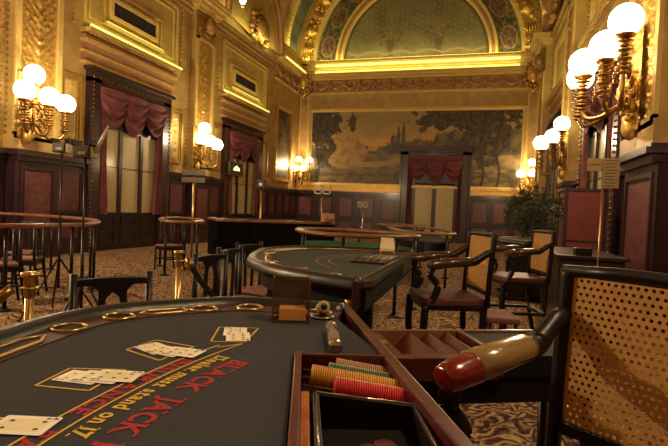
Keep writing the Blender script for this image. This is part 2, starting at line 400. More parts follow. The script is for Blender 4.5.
# lunette painting and spandrel ornament
def lun_pos(u,v):
    a = PI*(1-u); r = 3.38*v; return (CX+r*math.cos(a), D-.03, ZS+.05+r*math.sin(a))
def lun_col(u,v):
    a = PI*(1-u); x = v*math.cos(a); y = v*math.sin(a)
    c = lerp((.13,.11,.055),(.20,.17,.085), .5+fb(x*5,y*5)*.8)
    # star dots
    gx = (x*14)%1-.5; gy = (y*14+(.5 if int(x*14+50)%2 else 0))%1-.5
    if gx*gx+gy*gy < .03 and y > .3: c = (.27,.21,.11)
    # urn bouquets
    for ux in (-.33,.33):
        d = math.hypot((x-ux)*1.1, (y-.30)*1.6); aa = math.atan2(y-.16, x-ux)
        if d < .20+.07*math.sin(aa*7) and fb(x*18,y*18,3) > -.12: c = lerp((.10,.06,.04),(.26,.17,.07), .5+fb(x*30,y*30,1)*1.2)
        if abs(x-ux) < .03+abs(y-.1)*.2 and y < .26: c = (.10,.07,.045)
    if .045 < y-.05*abs(math.sin(x*8)) < .075: c = (.26,.19,.10)
    if y < .05: c = lerp((.09,.07,.04),(.2,.15,.07), .5+fb(x*30,y*30,7)*1.3)
    if v > .95: c = (.09,.07,.04)
    return c
colour_grid('lunette_fresco', 200, 80, lun_pos, lun_col, 'fresco', wb)
def ban_pos(u,v):
    a = PI*(1-u); r = 3.7+1.05*v; return (CX+r*math.cos(a), D-.04, ZS+.05+r*math.sin(a))
def ban_col(u,v):
    c = lerp((.025,.035,.022),(.16,.13,.06), .45+fb(u*70,v*9,2)*1.5)
    m = (u*9)%1-.5
    d = (m/.36)**2+((v-.5)/.33)**2
    if .75 < d < 1.: c = (.30,.20,.08)
    elif d < .75: c = lerp((.07,.03,.03),(.2,.12,.06), .5+fb(u*90,v*12,5)*1.4)
    if v < .07 or v > .93: c = (.24,.17,.07)
    return c
colour_grid('arch_fresco', 260, 22, ban_pos, ban_col, 'fresco', wb)

# vault
def vpos(u,v):
    a = PI*(1-u); return (CX+RAD*math.cos(a), Y0+(D-Y0)*v, ZS+RAD*math.sin(a))
def vcol(u,v):
    y = Y0+(D-Y0)*v; a = u*PI
    if 21.1 < y < 22.6: return lerp((.025,.038,.028),(.12,.11,.055), .4+fb(a*10,y*3.5,2)*1.5)
    return lerp((.22,.12,.05),(.34,.21,.08), .5+fb(a*4,y*2)*.8)
ce = colour_grid('ceiling', 96, 150, vpos, vcol, 'fresco'); ce['kind'] = 'structure'
for y0,w,m in ((20.7,.4,'gold_pale'),(22.62,.5,'gold_leaf'),(14.0,.8,'gold_pale'),(7.8,.8,'gold_pale')):
    g = MB(); ring(g,RAD-.16,RAD+.1,y0,y0+w,cz=ZS); ring(g,RAD-.22,RAD+.1,y0+.05,y0+.12,cz=ZS); ring(g,RAD-.22,RAD+.1,y0+w-.12,y0+w-.05,cz=ZS)
    for i in range(120):
        a = PI*(i+.5)/120; g.ball((CX+(RAD-.2)*math.cos(a), y0+w/2, ZS+(RAD-.2)*math.sin(a)), .05, 6)
    g.build('vault_rib', m, ce)
# arched wall panels above the side cornices
for f, cs, wall in ((fL, LB, wl),(fR, RB, wr)):
    for c in cs:
        g = MB(); n = 40
        for r0,r1,nn in ((2.25,2.40,.42),(2.52,2.62,.36),(2.02,2.1,.3)):
            vs = []
            for i in range(n+1):
                a = PI*i/n; 
                for r,k in ((r0,0),(r1,0),(r1,nn),(r0,nn)): vs.append(f(c+.3+r*math.cos(a), k, 7.9+r*1.15*math.sin(a)))
            g.add(vs, [(i*4+j, i*4+(j+1)%4, i*4+4+(j+1)%4, i*4+4+j) for i in range(n) for j in range(4)]+[(0,1,2,3),(n*4+3,n*4+2,n*4+1,n*4)])
        g.build('wall_arch','plaster_rose',wall)
        k = MB(); vs = [f(c+.3,.26,7.7)]+[f(c+.3+2.3*math.cos(PI*i/n), .26, 7.9+2.3*1.15*math.sin(PI*i/n)) for i in range(n+1)]
        k.add(vs, [(0,i,i+1) for i in range(1,n+1)]); k.build('arch_panel','plaster_gold',wall)
        z = MB()
        for i in range(46):
            a = 2*PI*i/23; rr = .55+.28*math.sin(i*2.3); z.ball(f(c+.5+rr*math.cos(a), .34, 8.15+rr*.8*math.sin(a)), .07+.06*random.random(), 7)
        z.ball(f(c+.5,.34,8.15), .36, 12, 1.2); z.build('arch_cartouche','gold_dark',wall)

# cove light tubes (long thin uplights on ledges)
LC = [(9.24,12.77),(15.3,19.03),(3.0,6.4)]
def tube_light(f, s0, s1, n, z, label, r=.035):
    a = f(s0,n,z); b = f(s1,n,z); mid = tuple((a[i]+b[i])/2 for i in range(3))
    o = MB().tube([(a[0]-mid[0],a[1]-mid[1],0),(b[0]-mid[0],b[1]-mid[1],0)], r, 8).build('cove_light','cove_tube',None,loc=mid)
    return tag(o, label, 'cove light', 'cove lights on the ledges')
tube_light(fL,9.24,12.77,.27,5.205,'long glowing yellow cove light on ledge above the nearer left door',.035)
tube_light(fL,15.3,19.03,.27,5.205,'long glowing yellow cove light on ledge above the farther left door',.035)
tube_light(fL,13.55,14.85,.42,7.73,'short glowing cove light on top of the left wall pilaster cap')
tube_light(fL,20.3,22.8,.42,7.86,'glowing cove light on the left wall cornice beside the back corner',.05)
tube_light(fB,LX+.9,RX-.9,.38,7.86,'lower long glowing cove light along the back wall cornice',.05)
tube_light(fB,LX+.9,RX-.9,.34,8.19,'upper long glowing cove light along the back wall cornice',.06)

# vents with ledge strip
def vent(f, s0, s1, z0, z1, label):
    t = empty('air_vent', f((s0+s1)/2,0,z0))
    loc = Vector(t.location)
    def B(mb,*a,**k): mb.v = [tuple(Vector(v)-loc) for v in mb.v]; return mb.build(*a,**k)
    m = MB(); fbox(m,f,s0,s1,.02,.05,z0,z1); B(m,'grille_back','vent_dark',t)
    m = MB(); n = int((s1-s0)/.07)
    for i in range(n): fbox(m,f,s0+(i+.3)*(s1-s0)/n, s0+(i+.6)*(s1-s0)/n,.05,.075,z0,z1)
    B(m,'grille_slats','vent_dark',t)
    m = MB(); frame_ring(m,f,s0-.09,s1+.09,z0-.09,z1+.09,.09,.0,.1); frame_ring(m,f,s0-.28,s1+.28,z0-.24,z1+.26,.04,.0,.06); fbox(m,f,s0-.3,s1+.3,.0,.16,z0-.33,z0-.27); B(m,'vent_frame','gold_pale',t)
    m = MB(); fbox(m,f,s0-.25,s1+.25,.1,.14,z0-.265,z0-.235); B(m,'light_strip','cove_tube',t)
    tag(t, label, 'vent', 'air vents over the doors')
vent(fL,10.15,11.8,5.78,6.12,'dark air vent grille in gold frame above the nearer left door')
vent(fL,16.4,18.1,5.78,6.12,'dark air vent grille in gold frame above the farther left door')

# ---- doors with curtains
def door(f, wall, c, num, glass=(0.93,3.0), hw=1.2, top=4.0, lights=3, solid_bottom=True):
    n0 = .0
    d = MB(); fbox(d,f,c-hw,c+hw,.005,.05,0,glass[0]); fbox(d,f,c-hw,c+hw,.005,.05,glass[1],top)
    st = 2*hw/lights
    xs = [c-hw+st*i for i in range(lights+1)]
    for x in xs: fbox(d,f,x-.055,x+.055,.005,.09,glass[0],glass[1])
    for i in range(lights):
        for z0,z1 in ((.12,.48),(.55,.85)):
            if glass[0] > .8: frame_ring(d,f,xs[i]+.1,xs[i+1]-.1,z0,z1,.05,.05,.075)
    o = d.build('door_%d'%num,'mahogany_dark'); o['kind'] = 'structure'
    p = MB(); fbox(p,f,c-hw+.05,c+hw-.05,.012,.03,glass[0],glass[1]); p.build('glass_panel','net_curtain',o)
    q = MB(); fbox(q,f,c-hw+.05,c+hw-.05,.03,.045,glass[0]+(glass[1]-glass[0])*.55,glass[0]+(glass[1]-glass[0])*.55+.02); fbox(q,f,c-hw+.05,c+hw-.05,.03,.07,glass[0]-.02,glass[0]+.02); q.build('glazing_bar','mahogany',o)
    return o
def curtain(f, c, label, z_top=3.98, z_low=2.95, hw=1.2, ntail=.30, tail_low=.9):
    t = empty('swag_curtain', f(c,.1,z_top)); loc = Vector(t.location)
    def B(mb,*a,**k): mb.v = [tuple(Vector(v)-loc) for v in mb.v]; return mb.build(*a,**k)
    for i in range(3):
        m = MB(); a = c-hw-.06+2*hw/3*i; w = 2*hw/3+.14; dep = (z_top-z_low)*(1.0 if i==1 else .88)
        def fn(u,v,a=a,w=w,dep=dep):
            sag = math.sin(PI*u)**.6
            z = z_top-.04-dep*v*(.28+.72*sag)
            fold = .05*math.sin(v*dep*22+sag*1.5)*(.3+sag)
            return f(a+u*w+.0, .15+.14*sag*math.sin(PI*min(1,v+.15))+fold, z)
        m.grid(fn, 18, 30); B(m,'swag','velvet_curtain',t)
    for sgn in (-1,1):
        m = MB(); x0 = c+sgn*(hw-.02)
        def fn(u,v,x0=x0,sgn=sgn):
            w = ntail*(1-.35*math.sin(PI*min(1,v*1.1)))
            return f(x0-sgn*u*w, .14+.04*math.sin(u*22+v*2), z_top-(z_top-tail_low)*v)
        m.grid(fn, 22, 24); B(m,'side_drape','velvet_curtain',t)
    m = MB(); fbox(m,f,c-hw,c+hw,.1,.2,z_top-.06,z_top); B(m,'pelmet','mahogany',t)
    tag(t, label, 'curtain', 'burgundy swag curtains over the doors')
k = 0
for f,wall,cs,side in ((fL,wl,LB,'left'),(fR,wr,RB,'right')):
    for i,c in enumerate(cs):
        k += 1; door(f,wall,c,k)
curtain(fL, LB[2], 'burgundy swag curtain over the nearer tall left door')
curtain(fL, LB[3], 'burgundy swag curtain over the farther left door behind the exit sign')
curtain(fR, RB[2], 'burgundy curtain over the right wall door behind the brass sign stand')
# back door
DC = -2.16
w = MB()
for a,b in ((DC-1.6,DC-1.22),(DC+1.22,DC+1.6)): fbox(w,fB,a,b,0,.3,0,4.1)
fbox(w,fB,DC-1.6,DC+1.6,0,.3,3.95,4.3); fbox(w,fB,DC-1.68,DC+1.68,0,.4,4.2,4.34); w.build('door_surround','mahogany',wb)
bd = MB()
for s in (DC-1.5,DC+1.5): bd.beads(fB(s,.32,.05), fB(s,.32,4.1), .12, .04)
bd.beads(fB(DC-1.5,.32,4.08), fB(DC+1.5,.32,4.08), .12, .04); bd.build('bead_moulding','mahogany',wb)
d = MB(); fbox(d,fB,DC-1.22,DC+1.22,.01,.1,2.66,3.95); fbox(d,fB,DC-1.22,DC+1.22,.01,.1,0,.2)
for x in (DC-1.05,DC,DC+1.05): fbox(d,fB,x-.17 if x!=DC else x-.09,x+.17 if x!=DC else x+.09,.01,.12,.2,2.66)
o = d.build('door_11','mahogany_dark'); o['kind'] = 'structure'
p = MB(); fbox(p,fB,DC-.92,DC+.92,.02,.05,.2,2.66); p.build('glass_panel','net_curtain',o)
curtain(lambda s,n,z: fB(s,n+.08,z), DC, 'burgundy swag curtain over the pale double door in back wall', 3.93, 2.72, 1.2, .22, .5)

wainscot(fB, wb, [(LX,DC-1.6),(DC+1.6,RX)], [])
q = MB()
for a,b in ((LX,DC-1.6),(DC+1.6,RX)):
    fbox(q,fB,a,b,0,.12,2.17,2.46); fbox(q,fB,a,b,0,.2,2.2,2.26); fbox(q,fB,a,b,0,.18,2.4,2.48)
q.build('gilded_band','gold_leaf',wb)
# corner gilded panels on back wall either side of the picture
for a,b in ((LX+.08,-8.42),(1.68,RX-.05)):
    q = MB(); frame_ring(q,fB,a,b,2.5,6.8,.06,0,.08); q.build('gilded_frame','gold_pale',wb)

# ---- big landscape painting
PX0,PX1,PZ0,PZ1 = -8.22,1.5,2.56,6.0
def pcol(u,v):
    c = pcol_(u,v); return (c[0]*1.75, c[1]*1.7, c[2]*1.6)
def pcol_(u,v):
    x = u*3; y = v
    sky = lerp((.36,.20,.055),(.20,.15,.06), (v-.45)*2.2+fb(x*2,y*3)*.5)
    c = lerp(sky,(.13,.11,.05), .3+fb(x*3,y*6,4)*.6)
    hor = .42
    # distant hills and wood line
    if v < .40+.20*min(1,max(0,(u-.24)/.22))+.07*fb(x*6,0,9)+.03*fb(x*30,y*6,2): c = lerp((.045,.035,.022),(.09,.065,.03), .5+fb(x*9,y*9)*1.)
    if v < .50+.22*min(1,max(0,(u-.5)/.2))+.12*fb(x*7,1,3): c = lerp((.04,.035,.018),(.10,.075,.03), .5+fb(x*7,y*7,8)*1.2)
    for tx,th,tw in ((.44,.80,.016),(.465,.86,.013),(.415,.70,.018)):
        if abs(u-tx) < tw*max(0,1-max(0,v-.4)/(th-.4+1e-6))**.5 + .006*fb(u*90,v*30) and v < th and v > .35: c = (.05,.035,.02)
    if v < hor: c = lerp((.075,.055,.026),(.17,.12,.05), .5+fb(x*5,y*14,6)*1.2)
    # pale mound and winding water
    m = ((u-.17)/.12)**2+((v-.44)/.22)**2
    if m < 1+.25*fb(x*8,y*8,2): c = lerp((.24,.15,.05),(.14,.10,.04), .4+fb(x*9,y*12,3)*1.4)
    if abs(v-(.30+.03*math.sin(u*16))) < .035 and .2 < u < .75: c = (.20,.15,.07)
    if v < .2: c = lerp((.045,.035,.02),(.11,.08,.03), .5+fb(x*7,y*20,1)*1.3)
    # framing trees
    def tree(cx,cy,rx,ry,s):
        d = ((u-cx)/rx)**2+((v-cy)/ry)**2
        return d < .75+1.1*fb(x*7+s,y*9,s,5)
    if tree(.05,.86,.17,.22,1) or tree(.06,.6,.06,.5,2): c = lerp((.015,.013,.010),(.05,.04,.02), .4+fb(x*20,y*20,2)*1.2)
    if tree(.80,.90,.26,.26,3) or tree(.85,.62,.13,.34,4) or tree(.63,.92,.12,.16,6): c = lerp((.014,.013,.010),(.055,.042,.02), .4+fb(x*20,y*20,5)*1.2)
    for tx in (.035,.83,.90):
        if abs(u-tx-.01*math.sin(v*9)) < .006: c = (.02,.014,.01)
    return c
t = empty('landscape_painting', ((PX0+PX1)/2, D, PZ0)); t0 = Vector(t.location)
colour_grid('canvas', 420, 150, lambda u,v: Vector((PX0+(PX1-PX0)*u, D-.05, PZ0+(PZ1-PZ0)*v))-t0, pcol, 'oil_paint', t)
q = MB(); frame_ring(q,fB,PX0-.17,PX1+.17,PZ0-.12,PZ1+.17,.10,.02,.14); frame_ring(q,fB,PX0-.07,PX1+.07,PZ0-.05,PZ1+.07,.07,.03,.09)
q.mapv(lambda x,y,z: Vector((x,y,z))-t0).build('picture_frame','gold_pale',t)
q = MB(); q.beads(fB(PX0-.12,.15,PZ1+.12), fB(PX1+.12,.15,PZ1+.12), .12, .04)
for x in (PX0-.12,PX1+.12): q.beads(fB(x,.15,PZ0-.05), fB(x,.15,PZ1+.12), .12, .04)
q.mapv(lambda x,y,z: Vector((x,y,z))-t0).build('frame_beading','gold_leaf',t)
tag(t, 'wide landscape painting with dark trees in gold frame on back wall', 'painting')
# narrow painting on the left wall beside the corner
def pcol2(u,v):
    c = lerp((.045,.035,.022),(.17,.11,.05), .5+fb(u*3+4,v*7,3)*1.3)
    if abs(u-.5-.1*math.sin(v*5)) < .16 and .2 < v < .75: c = lerp((.22,.15,.07),(.09,.06,.03), .5+fb(u*8,v*20,6))
    return c
for f,s0,s1,lab in ((fL,20.45,22.0,'narrow upright painting in gold frame on left wall near corner'),):
    t = empty('narrow_painting', f((s0+s1)/2,0,2.6)); tt0 = Vector(t.location)
    colour_grid('canvas', 40, 110, lambda u,v: Vector(f(s0+(s1-s0)*u,.04,2.6+3.1*v))-tt0, pcol2, 'oil_paint', t)
    q = MB(); frame_ring(q,f,s0-.16,s1+.16,2.45,5.86,.1,.0,.12); frame_ring(q,f,s0-.06,s1+.06,2.54,5.76,.06,.0,.08)
    q.mapv(lambda x,y,z: Vector((x,y,z))-tt0).build('picture_frame','gold_leaf',t); tag(t, lab, 'painting')

# ---- sconces
def point(loc, e, r=.15, col=(1,.72,.42)):
    l = bpy.data.lights.new('point_lamp','POINT'); l.energy = e; l.shadow_soft_size = r; l.color = col
    o = bpy.data.objects.new('point_lamp', l); o.location = loc; COL.objects.link(o); return o
SCW = 138
def sconce(f, c, n0, label, globes, r=.19, z0=2.75, e=SCW, lr=.15, ln=None):
    t = empty('wall_sconce', f(c,n0,z0)); loc = Vector(t.location)
    def B(mb,*a,**k): mb.v = [tuple(Vector(v)-loc) for v in mb.v]; return mb.build(*a,**k)
    m = relief(f,c-.2,c+.2,z0-.35,z0+.95,n0+.02,.1,.04,c+9); m.ball(f(c,n0+.08,z0+.1), .16, 12, 1.4); m.ball(f(c,n0+.06,z0-.3), .1, 10, 1.6)
    for i in range(10):
        a = 2*PI*i/10; m.ball(f(c+.2*math.cos(a), n0+.1, z0+.1+.3*math.sin(a)), .05, 7)
    B(m,'back_plate','gold_leaf',t)
    for gs,gn,gz in globes:
        a = MB(); p0 = (c,n0+.1,z0+.05); top = gz-r
        zb = min(z0+.0, top-.45)
        pts = [(c,n0+.08,z0+.1),(c+gs*.4,n0+.1+(gn-.1)*.5,zb-.08),(c+gs*.8,n0+gn*.9,zb-.1),(c+gs,n0+gn,zb+.05),(c+gs,n0+gn,top-.22)]
        a.tube([f(*q) for q in catmull(pts,4)], .028, 7)
        # curl
        cu = [(c+gs*.5+.10*math.cos(w)*(1-w/9), n0+gn*.55, z0-.05+.12*math.sin(w)*(1-w/9)) for w in [x*.6 for x in range(12)]]
        a.tube([f(*q) for q in cu], .018, 6)
        for i in range(8): a.lathe([(.035,-.02),(.07+.03*(i%2),0),(.035,.02)], f(c+gs,n0+gn,top-.42+.052*i), 10)
        for q in range(3):
            cu = [(c+gs*(.35+.2*q)+.09*math.cos(w+q)*(1-w/9), n0+gn*(.3+.2*q), z0+.1+.1*q+.11*math.sin(w+q)*(1-w/9)) for w in [x*.6 for x in range(12)]]
            a.tube([f(*u) for u in cu], .02, 5)
        a.lathe([(.04,0),(.10,.02),(.12,.05),(.09,.06)], f(c+gs,n0+gn,top-.03), 12)
        B(a,'lamp_arm','brass_dark',t)
        b = MB(); b.ball(f(c+gs,n0+gn,gz), r, 20); B(b,'globe','globe',t)
    tag(t, label, 'wall lamp', 'gilded globe sconces')
    L = ln if ln is not None else .95
    point(f(c,n0+L,z0+.55), e, lr)
G4 = [(-.40,.42,3.24),(.13,.44,3.23),(.55,.42,3.185),(-.17,.38,3.59)]
sconce(fL,7.65,.25,'four-globe gilded sconce on the nearest left pilaster',G4)
sconce(fL,13.72,.25,'four-globe gilded sconce on left pilaster between the two doors',G4)
sconce(fL,1.7,.25,'four-globe gilded sconce on left pilaster beside the camera',G4,e=SCW*7,lr=.06)
GR = [(-.52,.29,3.62),(-.29,.44,3.40),(.22,.59,3.35),(1.0,.50,3.36)]
sconce(fR,7.08,.36,'nearest and largest right wall sconce with big glowing globes',GR,z0=2.75)
sconce(fR,12.75,.32,'middle right wall sconce with three glowing globes above the plant',[(-.35,.18,3.45),(-.1,.33,3.2),(.0,.56,3.06)],r=.18,z0=2.65)
sconce(fR,1.3,.36,'right wall sconce beside the camera',GR,z0=2.75)
sconce(lambda s,n,z: fB(s,n,z),-8.68,.05,'five-globe gilded sconce on back wall left of the painting',[(-.5,.4,3.70-.0),(-.2,.45,3.2),(.22,.5,3.2),(.5,.35,3.62),(-.05,.35,3.66)],r=.15,z0=2.8)
sconce(lambda s,n,z: fB(s,n,z),1.85,.05,'gilded sconce on back wall right of the painting',[(-.36,.4,3.16),(.1,.45,3.2),(.1,.3,3.66)],r=.17,z0=2.7)

# ---- chandeliers
def chandelier(loc, label, e):
    t = empty('chandelier', loc)
    m = MB(); m.tube([(0,0,.9),(0,0,12.0-loc[2]+1.6)], .02, 6); m.lathe([(.02,.1),(.12,.25),(.06,.5),(.16,.7),(.05,1.0)], (0,0,0), 14)
    m.tube([(.6*math.cos(2*PI*i/24), .6*math.sin(2*PI*i/24), .55) for i in range(24)], .03, 6, closed=True); m.build('chandelier_frame','brass',t)
    g = MB()
    for i in range(60):
        a = i*2.4; r = .10+.5*(i/60); zz = .25+.4*(i/60)**1.5; g.ball((r*math.cos(a), r*math.sin(a), zz), .03, 6, 1.6)
    for i in range(6): g.ball((0,0,.08-.05*i), .05-.006*i, 8, 1.2)
    g.build('crystal_drops','acrylic_clear',t)
    for i in range(8):
        a = 2*PI*i/8; b = MB(); b.ball((.6*math.cos(a), .6*math.sin(a), .66), .045, 8, 1.8)
        if i == 0: b.ball((0,0,.02), .06, 8, 2.2)
        b.build('candle_bulb','flame',t)
    tag(t, label, 'chandelier')
    point((loc[0],loc[1],loc[2]+1.3), e, .35, (1,.62,.60))
    return t
chandelier((-3.72,7.0,4.48), 'crystal chandelier whose lit tip hangs into the top of view', 35)
chandelier((-3.4,-.6,4.6), 'added crystal chandelier out of view, as fill light over the near end of the room', 50)  # unseen chandelier, added to fill the room with light

# ------------------------------------------------------------------ gaming tables
def normal_offset(P, d):
    out = []; n = len(P)
    for i,p in enumerate(P):
        a = P[max(0,i-1)]; b = P[min(n-1,i+1)]; t = (b-a); t.z = 0; t.normalize(); out.append(p+Vector((-t.y,t.x,0))*d)
    return out
def rounded(mb, P, w, z0, z1, n=8):   # padded rail, inner edge = P offset
    vs = []; m = len(P); O = []
    prof = []
    for k in range(n+1):
        t = PI*k/n; prof.append((.5-.5*math.cos(t), math.sin(t)))
    I = normal_offset(P, w)
    for i in range(m):
        for a,h in prof: q = P[i].lerp(I[i], a); vs.append((q.x,q.y,z0+(z1-z0)*h))
        vs.append((I[i].x,I[i].y,z0-.012)); vs.append((P[i].x,P[i].y,z0-.012))
    k = n+3
    fs = [(i*k+j, i*k+(j+1)%k, (i+1)*k+(j+1)%k, (i+1)*k+j) for i in range(m-1) for j in range(k)]+[tuple(range(k)), tuple(reversed(range((m-1)*k, m*k)))]
    mb.add(vs, fs, True)
def blackjack(outer, felt_m, label, side=1, notch=None, zt=.9, edge_m='wood_red'):
    """outer: outer boundary from far end of the dealer edge round to the near end"""
    P = [Vector((p.x,p.y,0)) for p in catmull(outer, 6)]
    c0 = Vector(((P[0].x+P[-1].x)/2,(P[0].y+P[-1].y)/2,0)); t = empty('blackjack_table', (c0.x,c0.y,0))
    def B(mb,*a,**k): mb.v = [(v[0]-c0.x,v[1]-c0.y,v[2]) for v in mb.v]; return mb.build(*a,**k)
    s = side
    I1 = normal_offset(P, .075*s); I2 = normal_offset(P, .165*s)
    m = MB(); rounded(m, P, .08*s, zt-.02, zt+.028); B(m,'armrest','vinyl_dark',t)
    m = MB(); m.poly([(p.x,p.y) for p in I1]+[(p.x,p.y) for p in reversed(I2)], zt-.03, zt+.003); B(m,'rim_ledge','ledge_wood',t)
    felt = [(p.x,p.y) for p in I2]+(notch or [])
    m = MB(); m.poly(felt, zt-.03, zt); f = B(m,'playing_surface',felt_m,t)
    Q = normal_offset(P, .03*s)
    a,b = Vector(P[-1]), Vector(P[0])
    if notch is None: 
        m = MB(); m.poly([(p.x,p.y) for p in normal_offset(P,.10*s)], zt-.15, zt-.031); B(m,'apron','ebony_matte',t)
    else:
        m = MB(); m.poly([(p.x,p.y) for p in Q]+notch, zt-.16, zt-.031); B(m,'apron','ebony',t)
    # dealer edge rim
    d = (b-a).normalized(); nrm = Vector((-d.y,d.x,0)); m = MB()
    cc = (a+b)/2; m.obox((cc.x,cc.y), (d.x,d.y), (nrm.x,nrm.y), (b-a).length, .028, zt-.13, zt+.012); B(m,'dealer_edge',edge_m,t,bevel=.004)
    # pedestal
    ctr = Vector((sum(p.x for p in P)/len(P), sum(p.y for p in P)/len(P), 0))
    for k in (-.32,.32):
        q = c0.lerp(ctr,.75)+d*k*1.4
        m = MB(); m.obox((q.x,q.y),(nrm.x,nrm.y),(d.x,d.y),.5,.09,.06,zt-.15); m.obox((q.x,q.y),(nrm.x,nrm.y),(d.x,d.y),.75,.14,0,.06); B(m,'leg','ebony',t,bevel=.01)
    q = c0.lerp(ctr,.75)
    m = MB(); m.obox((q.x,q.y),(d.x,d.y),(nrm.x,nrm.y),.88,.06,.2,.26); B(m,'stretcher','ebony',t)
    tag(t, label, 'gaming table'); return t, P, B, I1, I2

O1 = [(-.45,1.70),(-.70,1.675),(-.86,1.615),(-1.0,1.475),(-1.11,1.33),(-1.165,1.15),(-1.145,.93),(-1.07,.58),(-.93,.2),(-.7,-.12),(-.38,-.36),(.0,-.47),(.49,-.30)]
TO = Vector((-.41,1.088,0)); E1 = Vector((.94,.34,0)).normalized(); E2 = Vector((.34,-.94,0)).normalized()
def tr(a,b,z=0): p = TO+E1*a+E2*b; return (p.x,p.y,z)
def edge_a(b):   # distance from the tray's left side to the dealer edge
    p = Vector(tr(0,b)[:2]); A_ = Vector((-.45,1.70)); d_ = (Vector((.49,-.30))-A_).normalized(); n_ = Vector((d_.y,-d_.x)); e_ = Vector(E1[:2]); return (A_-p).dot(n_)/e_.dot(n_)
notch = [tr(edge_a(.62),.62)[:2], tr(0,.62)[:2], tr(0,0)[:2], tr(edge_a(0),0)[:2]]
T1, P1, B1, I1a, I2a = blackjack(O1, 'felt_near', 'foreground blackjack table with dark felt, cards and painted lettering', 1, notch)
# cup rings & money slots along the ledge
def ledge_point(u):   # point mid-ledge for y target
    return u
mid = [a.lerp(b,.5) for a,b in zip(I1a,I2a)]
acc = [0]
for a,b in zip(mid,mid[1:]): acc.append(acc[-1]+(b-a).length)
def at(s):
    for i in range(len(mid)-1):
        if acc[i+1] >= s: return mid[i].lerp(mid[i+1], (s-acc[i])/(acc[i+1]-acc[i])), (mid[i+1]-mid[i]).normalized()
    return mid[-1], (mid[-1]-mid[-2]).normalized()
def nearest(x,y):
    i = min(range(len(mid)), key=lambda i: (mid[i]-Vector((x,y,0))).length); return acc[i]
for (x,y) in ((-1.05,1.07),(-1.02,1.22),(-.88,1.47),(-.76,1.58),(-.52,1.62),(-.9,.45),(-.6,.0)):
    p,d = at(nearest(x,y)); m = MB()
    m.tube([(p.x+.042*math.cos(2*PI*i/24), p.y+.042*math.sin(2*PI*i/24), .905) for i in range(24)], .005, 6, closed=True); B1(m,'cup_ring','brass',T1)
    m = MB(); m.lathe([(.04,.9035),(.036,.905)], (p.x,p.y,0), 20); B1(m,'cup_recess','ebony_matte',T1)
for a,b in (((-1.07,.98),(-.97,.62)),((-1.015,1.28),(-.915,1.43)),((-.9,.38),(-.65,.07))):
    s0,s1 = nearest(*a), nearest(*b); 
    if s0 > s1: s0,s1 = s1,s0
    s0 += .02; s1 -= .02
    pts = []
    for side in (1,-1):
        for k in range(9):
            t_ = k/8 if side==1 else 1-k/8
            p,d = at(s0+(s1-s0)*t_); w_ = .026*math.sqrt(max(0,1-(2*t_-1)**8)); q = p+Vector((-d.y,d.x,0))*w_*side; pts.append((q.x,q.y,.905))
    m = MB(); m.tube(pts, .005, 6, closed=True); B1(m,'slot_trim','brass',T1)
    m = MB(); m.poly([(p[0],p[1]) for p in pts], .9035, .905); B1(m,'money_slot','ebony_matte',T1)
# felt painting: arcs, boxes, lettering
AC = Vector((1.0,.8,0))
def arc_strip(mb, r, w, y0, y1, n=40):
    vs = []
    for i in range(n+1):
        y = y0+(y1-y0)*i/n; a = math.asin(max(-1,min(1,(y-AC.y)/r)))
        for rr in (r-w/2, r+w/2): vs.append((AC.x-rr*math.cos(a), AC.y+rr*math.sin(a), .9008))
    mb.add(vs, [(2*i,2*i+1,2*i+3,2*i+2) for i in range(n)])
def strip(mb, a, b, w=.0045, z=.9009):
    a = Vector((*a,0)); b = Vector((*b,0)); d = (b-a).normalized(); n = Vector((-d.y,d.x,0))*w/2
    mb.add([(*(a-n)[:2],z),(*(b-n)[:2],z),(*(b+n)[:2],z),(*(a+n)[:2],z)], [(0,1,2,3)])
m = MB(); arc_strip(m,1.602,.0045,.2,1.135); arc_strip(m,1.640,.0045,.2,1.10); strip(m,(-.607,1.08),(-.567,1.135)); B1(m,'insurance_lines','ink_yellow',T1)
m = MB()
for box in (((-.775,.515),(-.745,.585),(-.66,.60),(-.66,.50)),((-.778,.718),(-.797,.818),(-.69,.855),(-.672,.735)),((-.785,.972),(-.775,1.072),(-.66,1.06),(-.668,.935)),((-.648,1.12),(-.705,1.262),(-.60,1.30),(-.567,1.15))):
    m = MB()
    for i in range(4): strip(m, box[i], box[(i+1)%4], .005)
    B1(m,'betting_box','ink_yellow',T1)
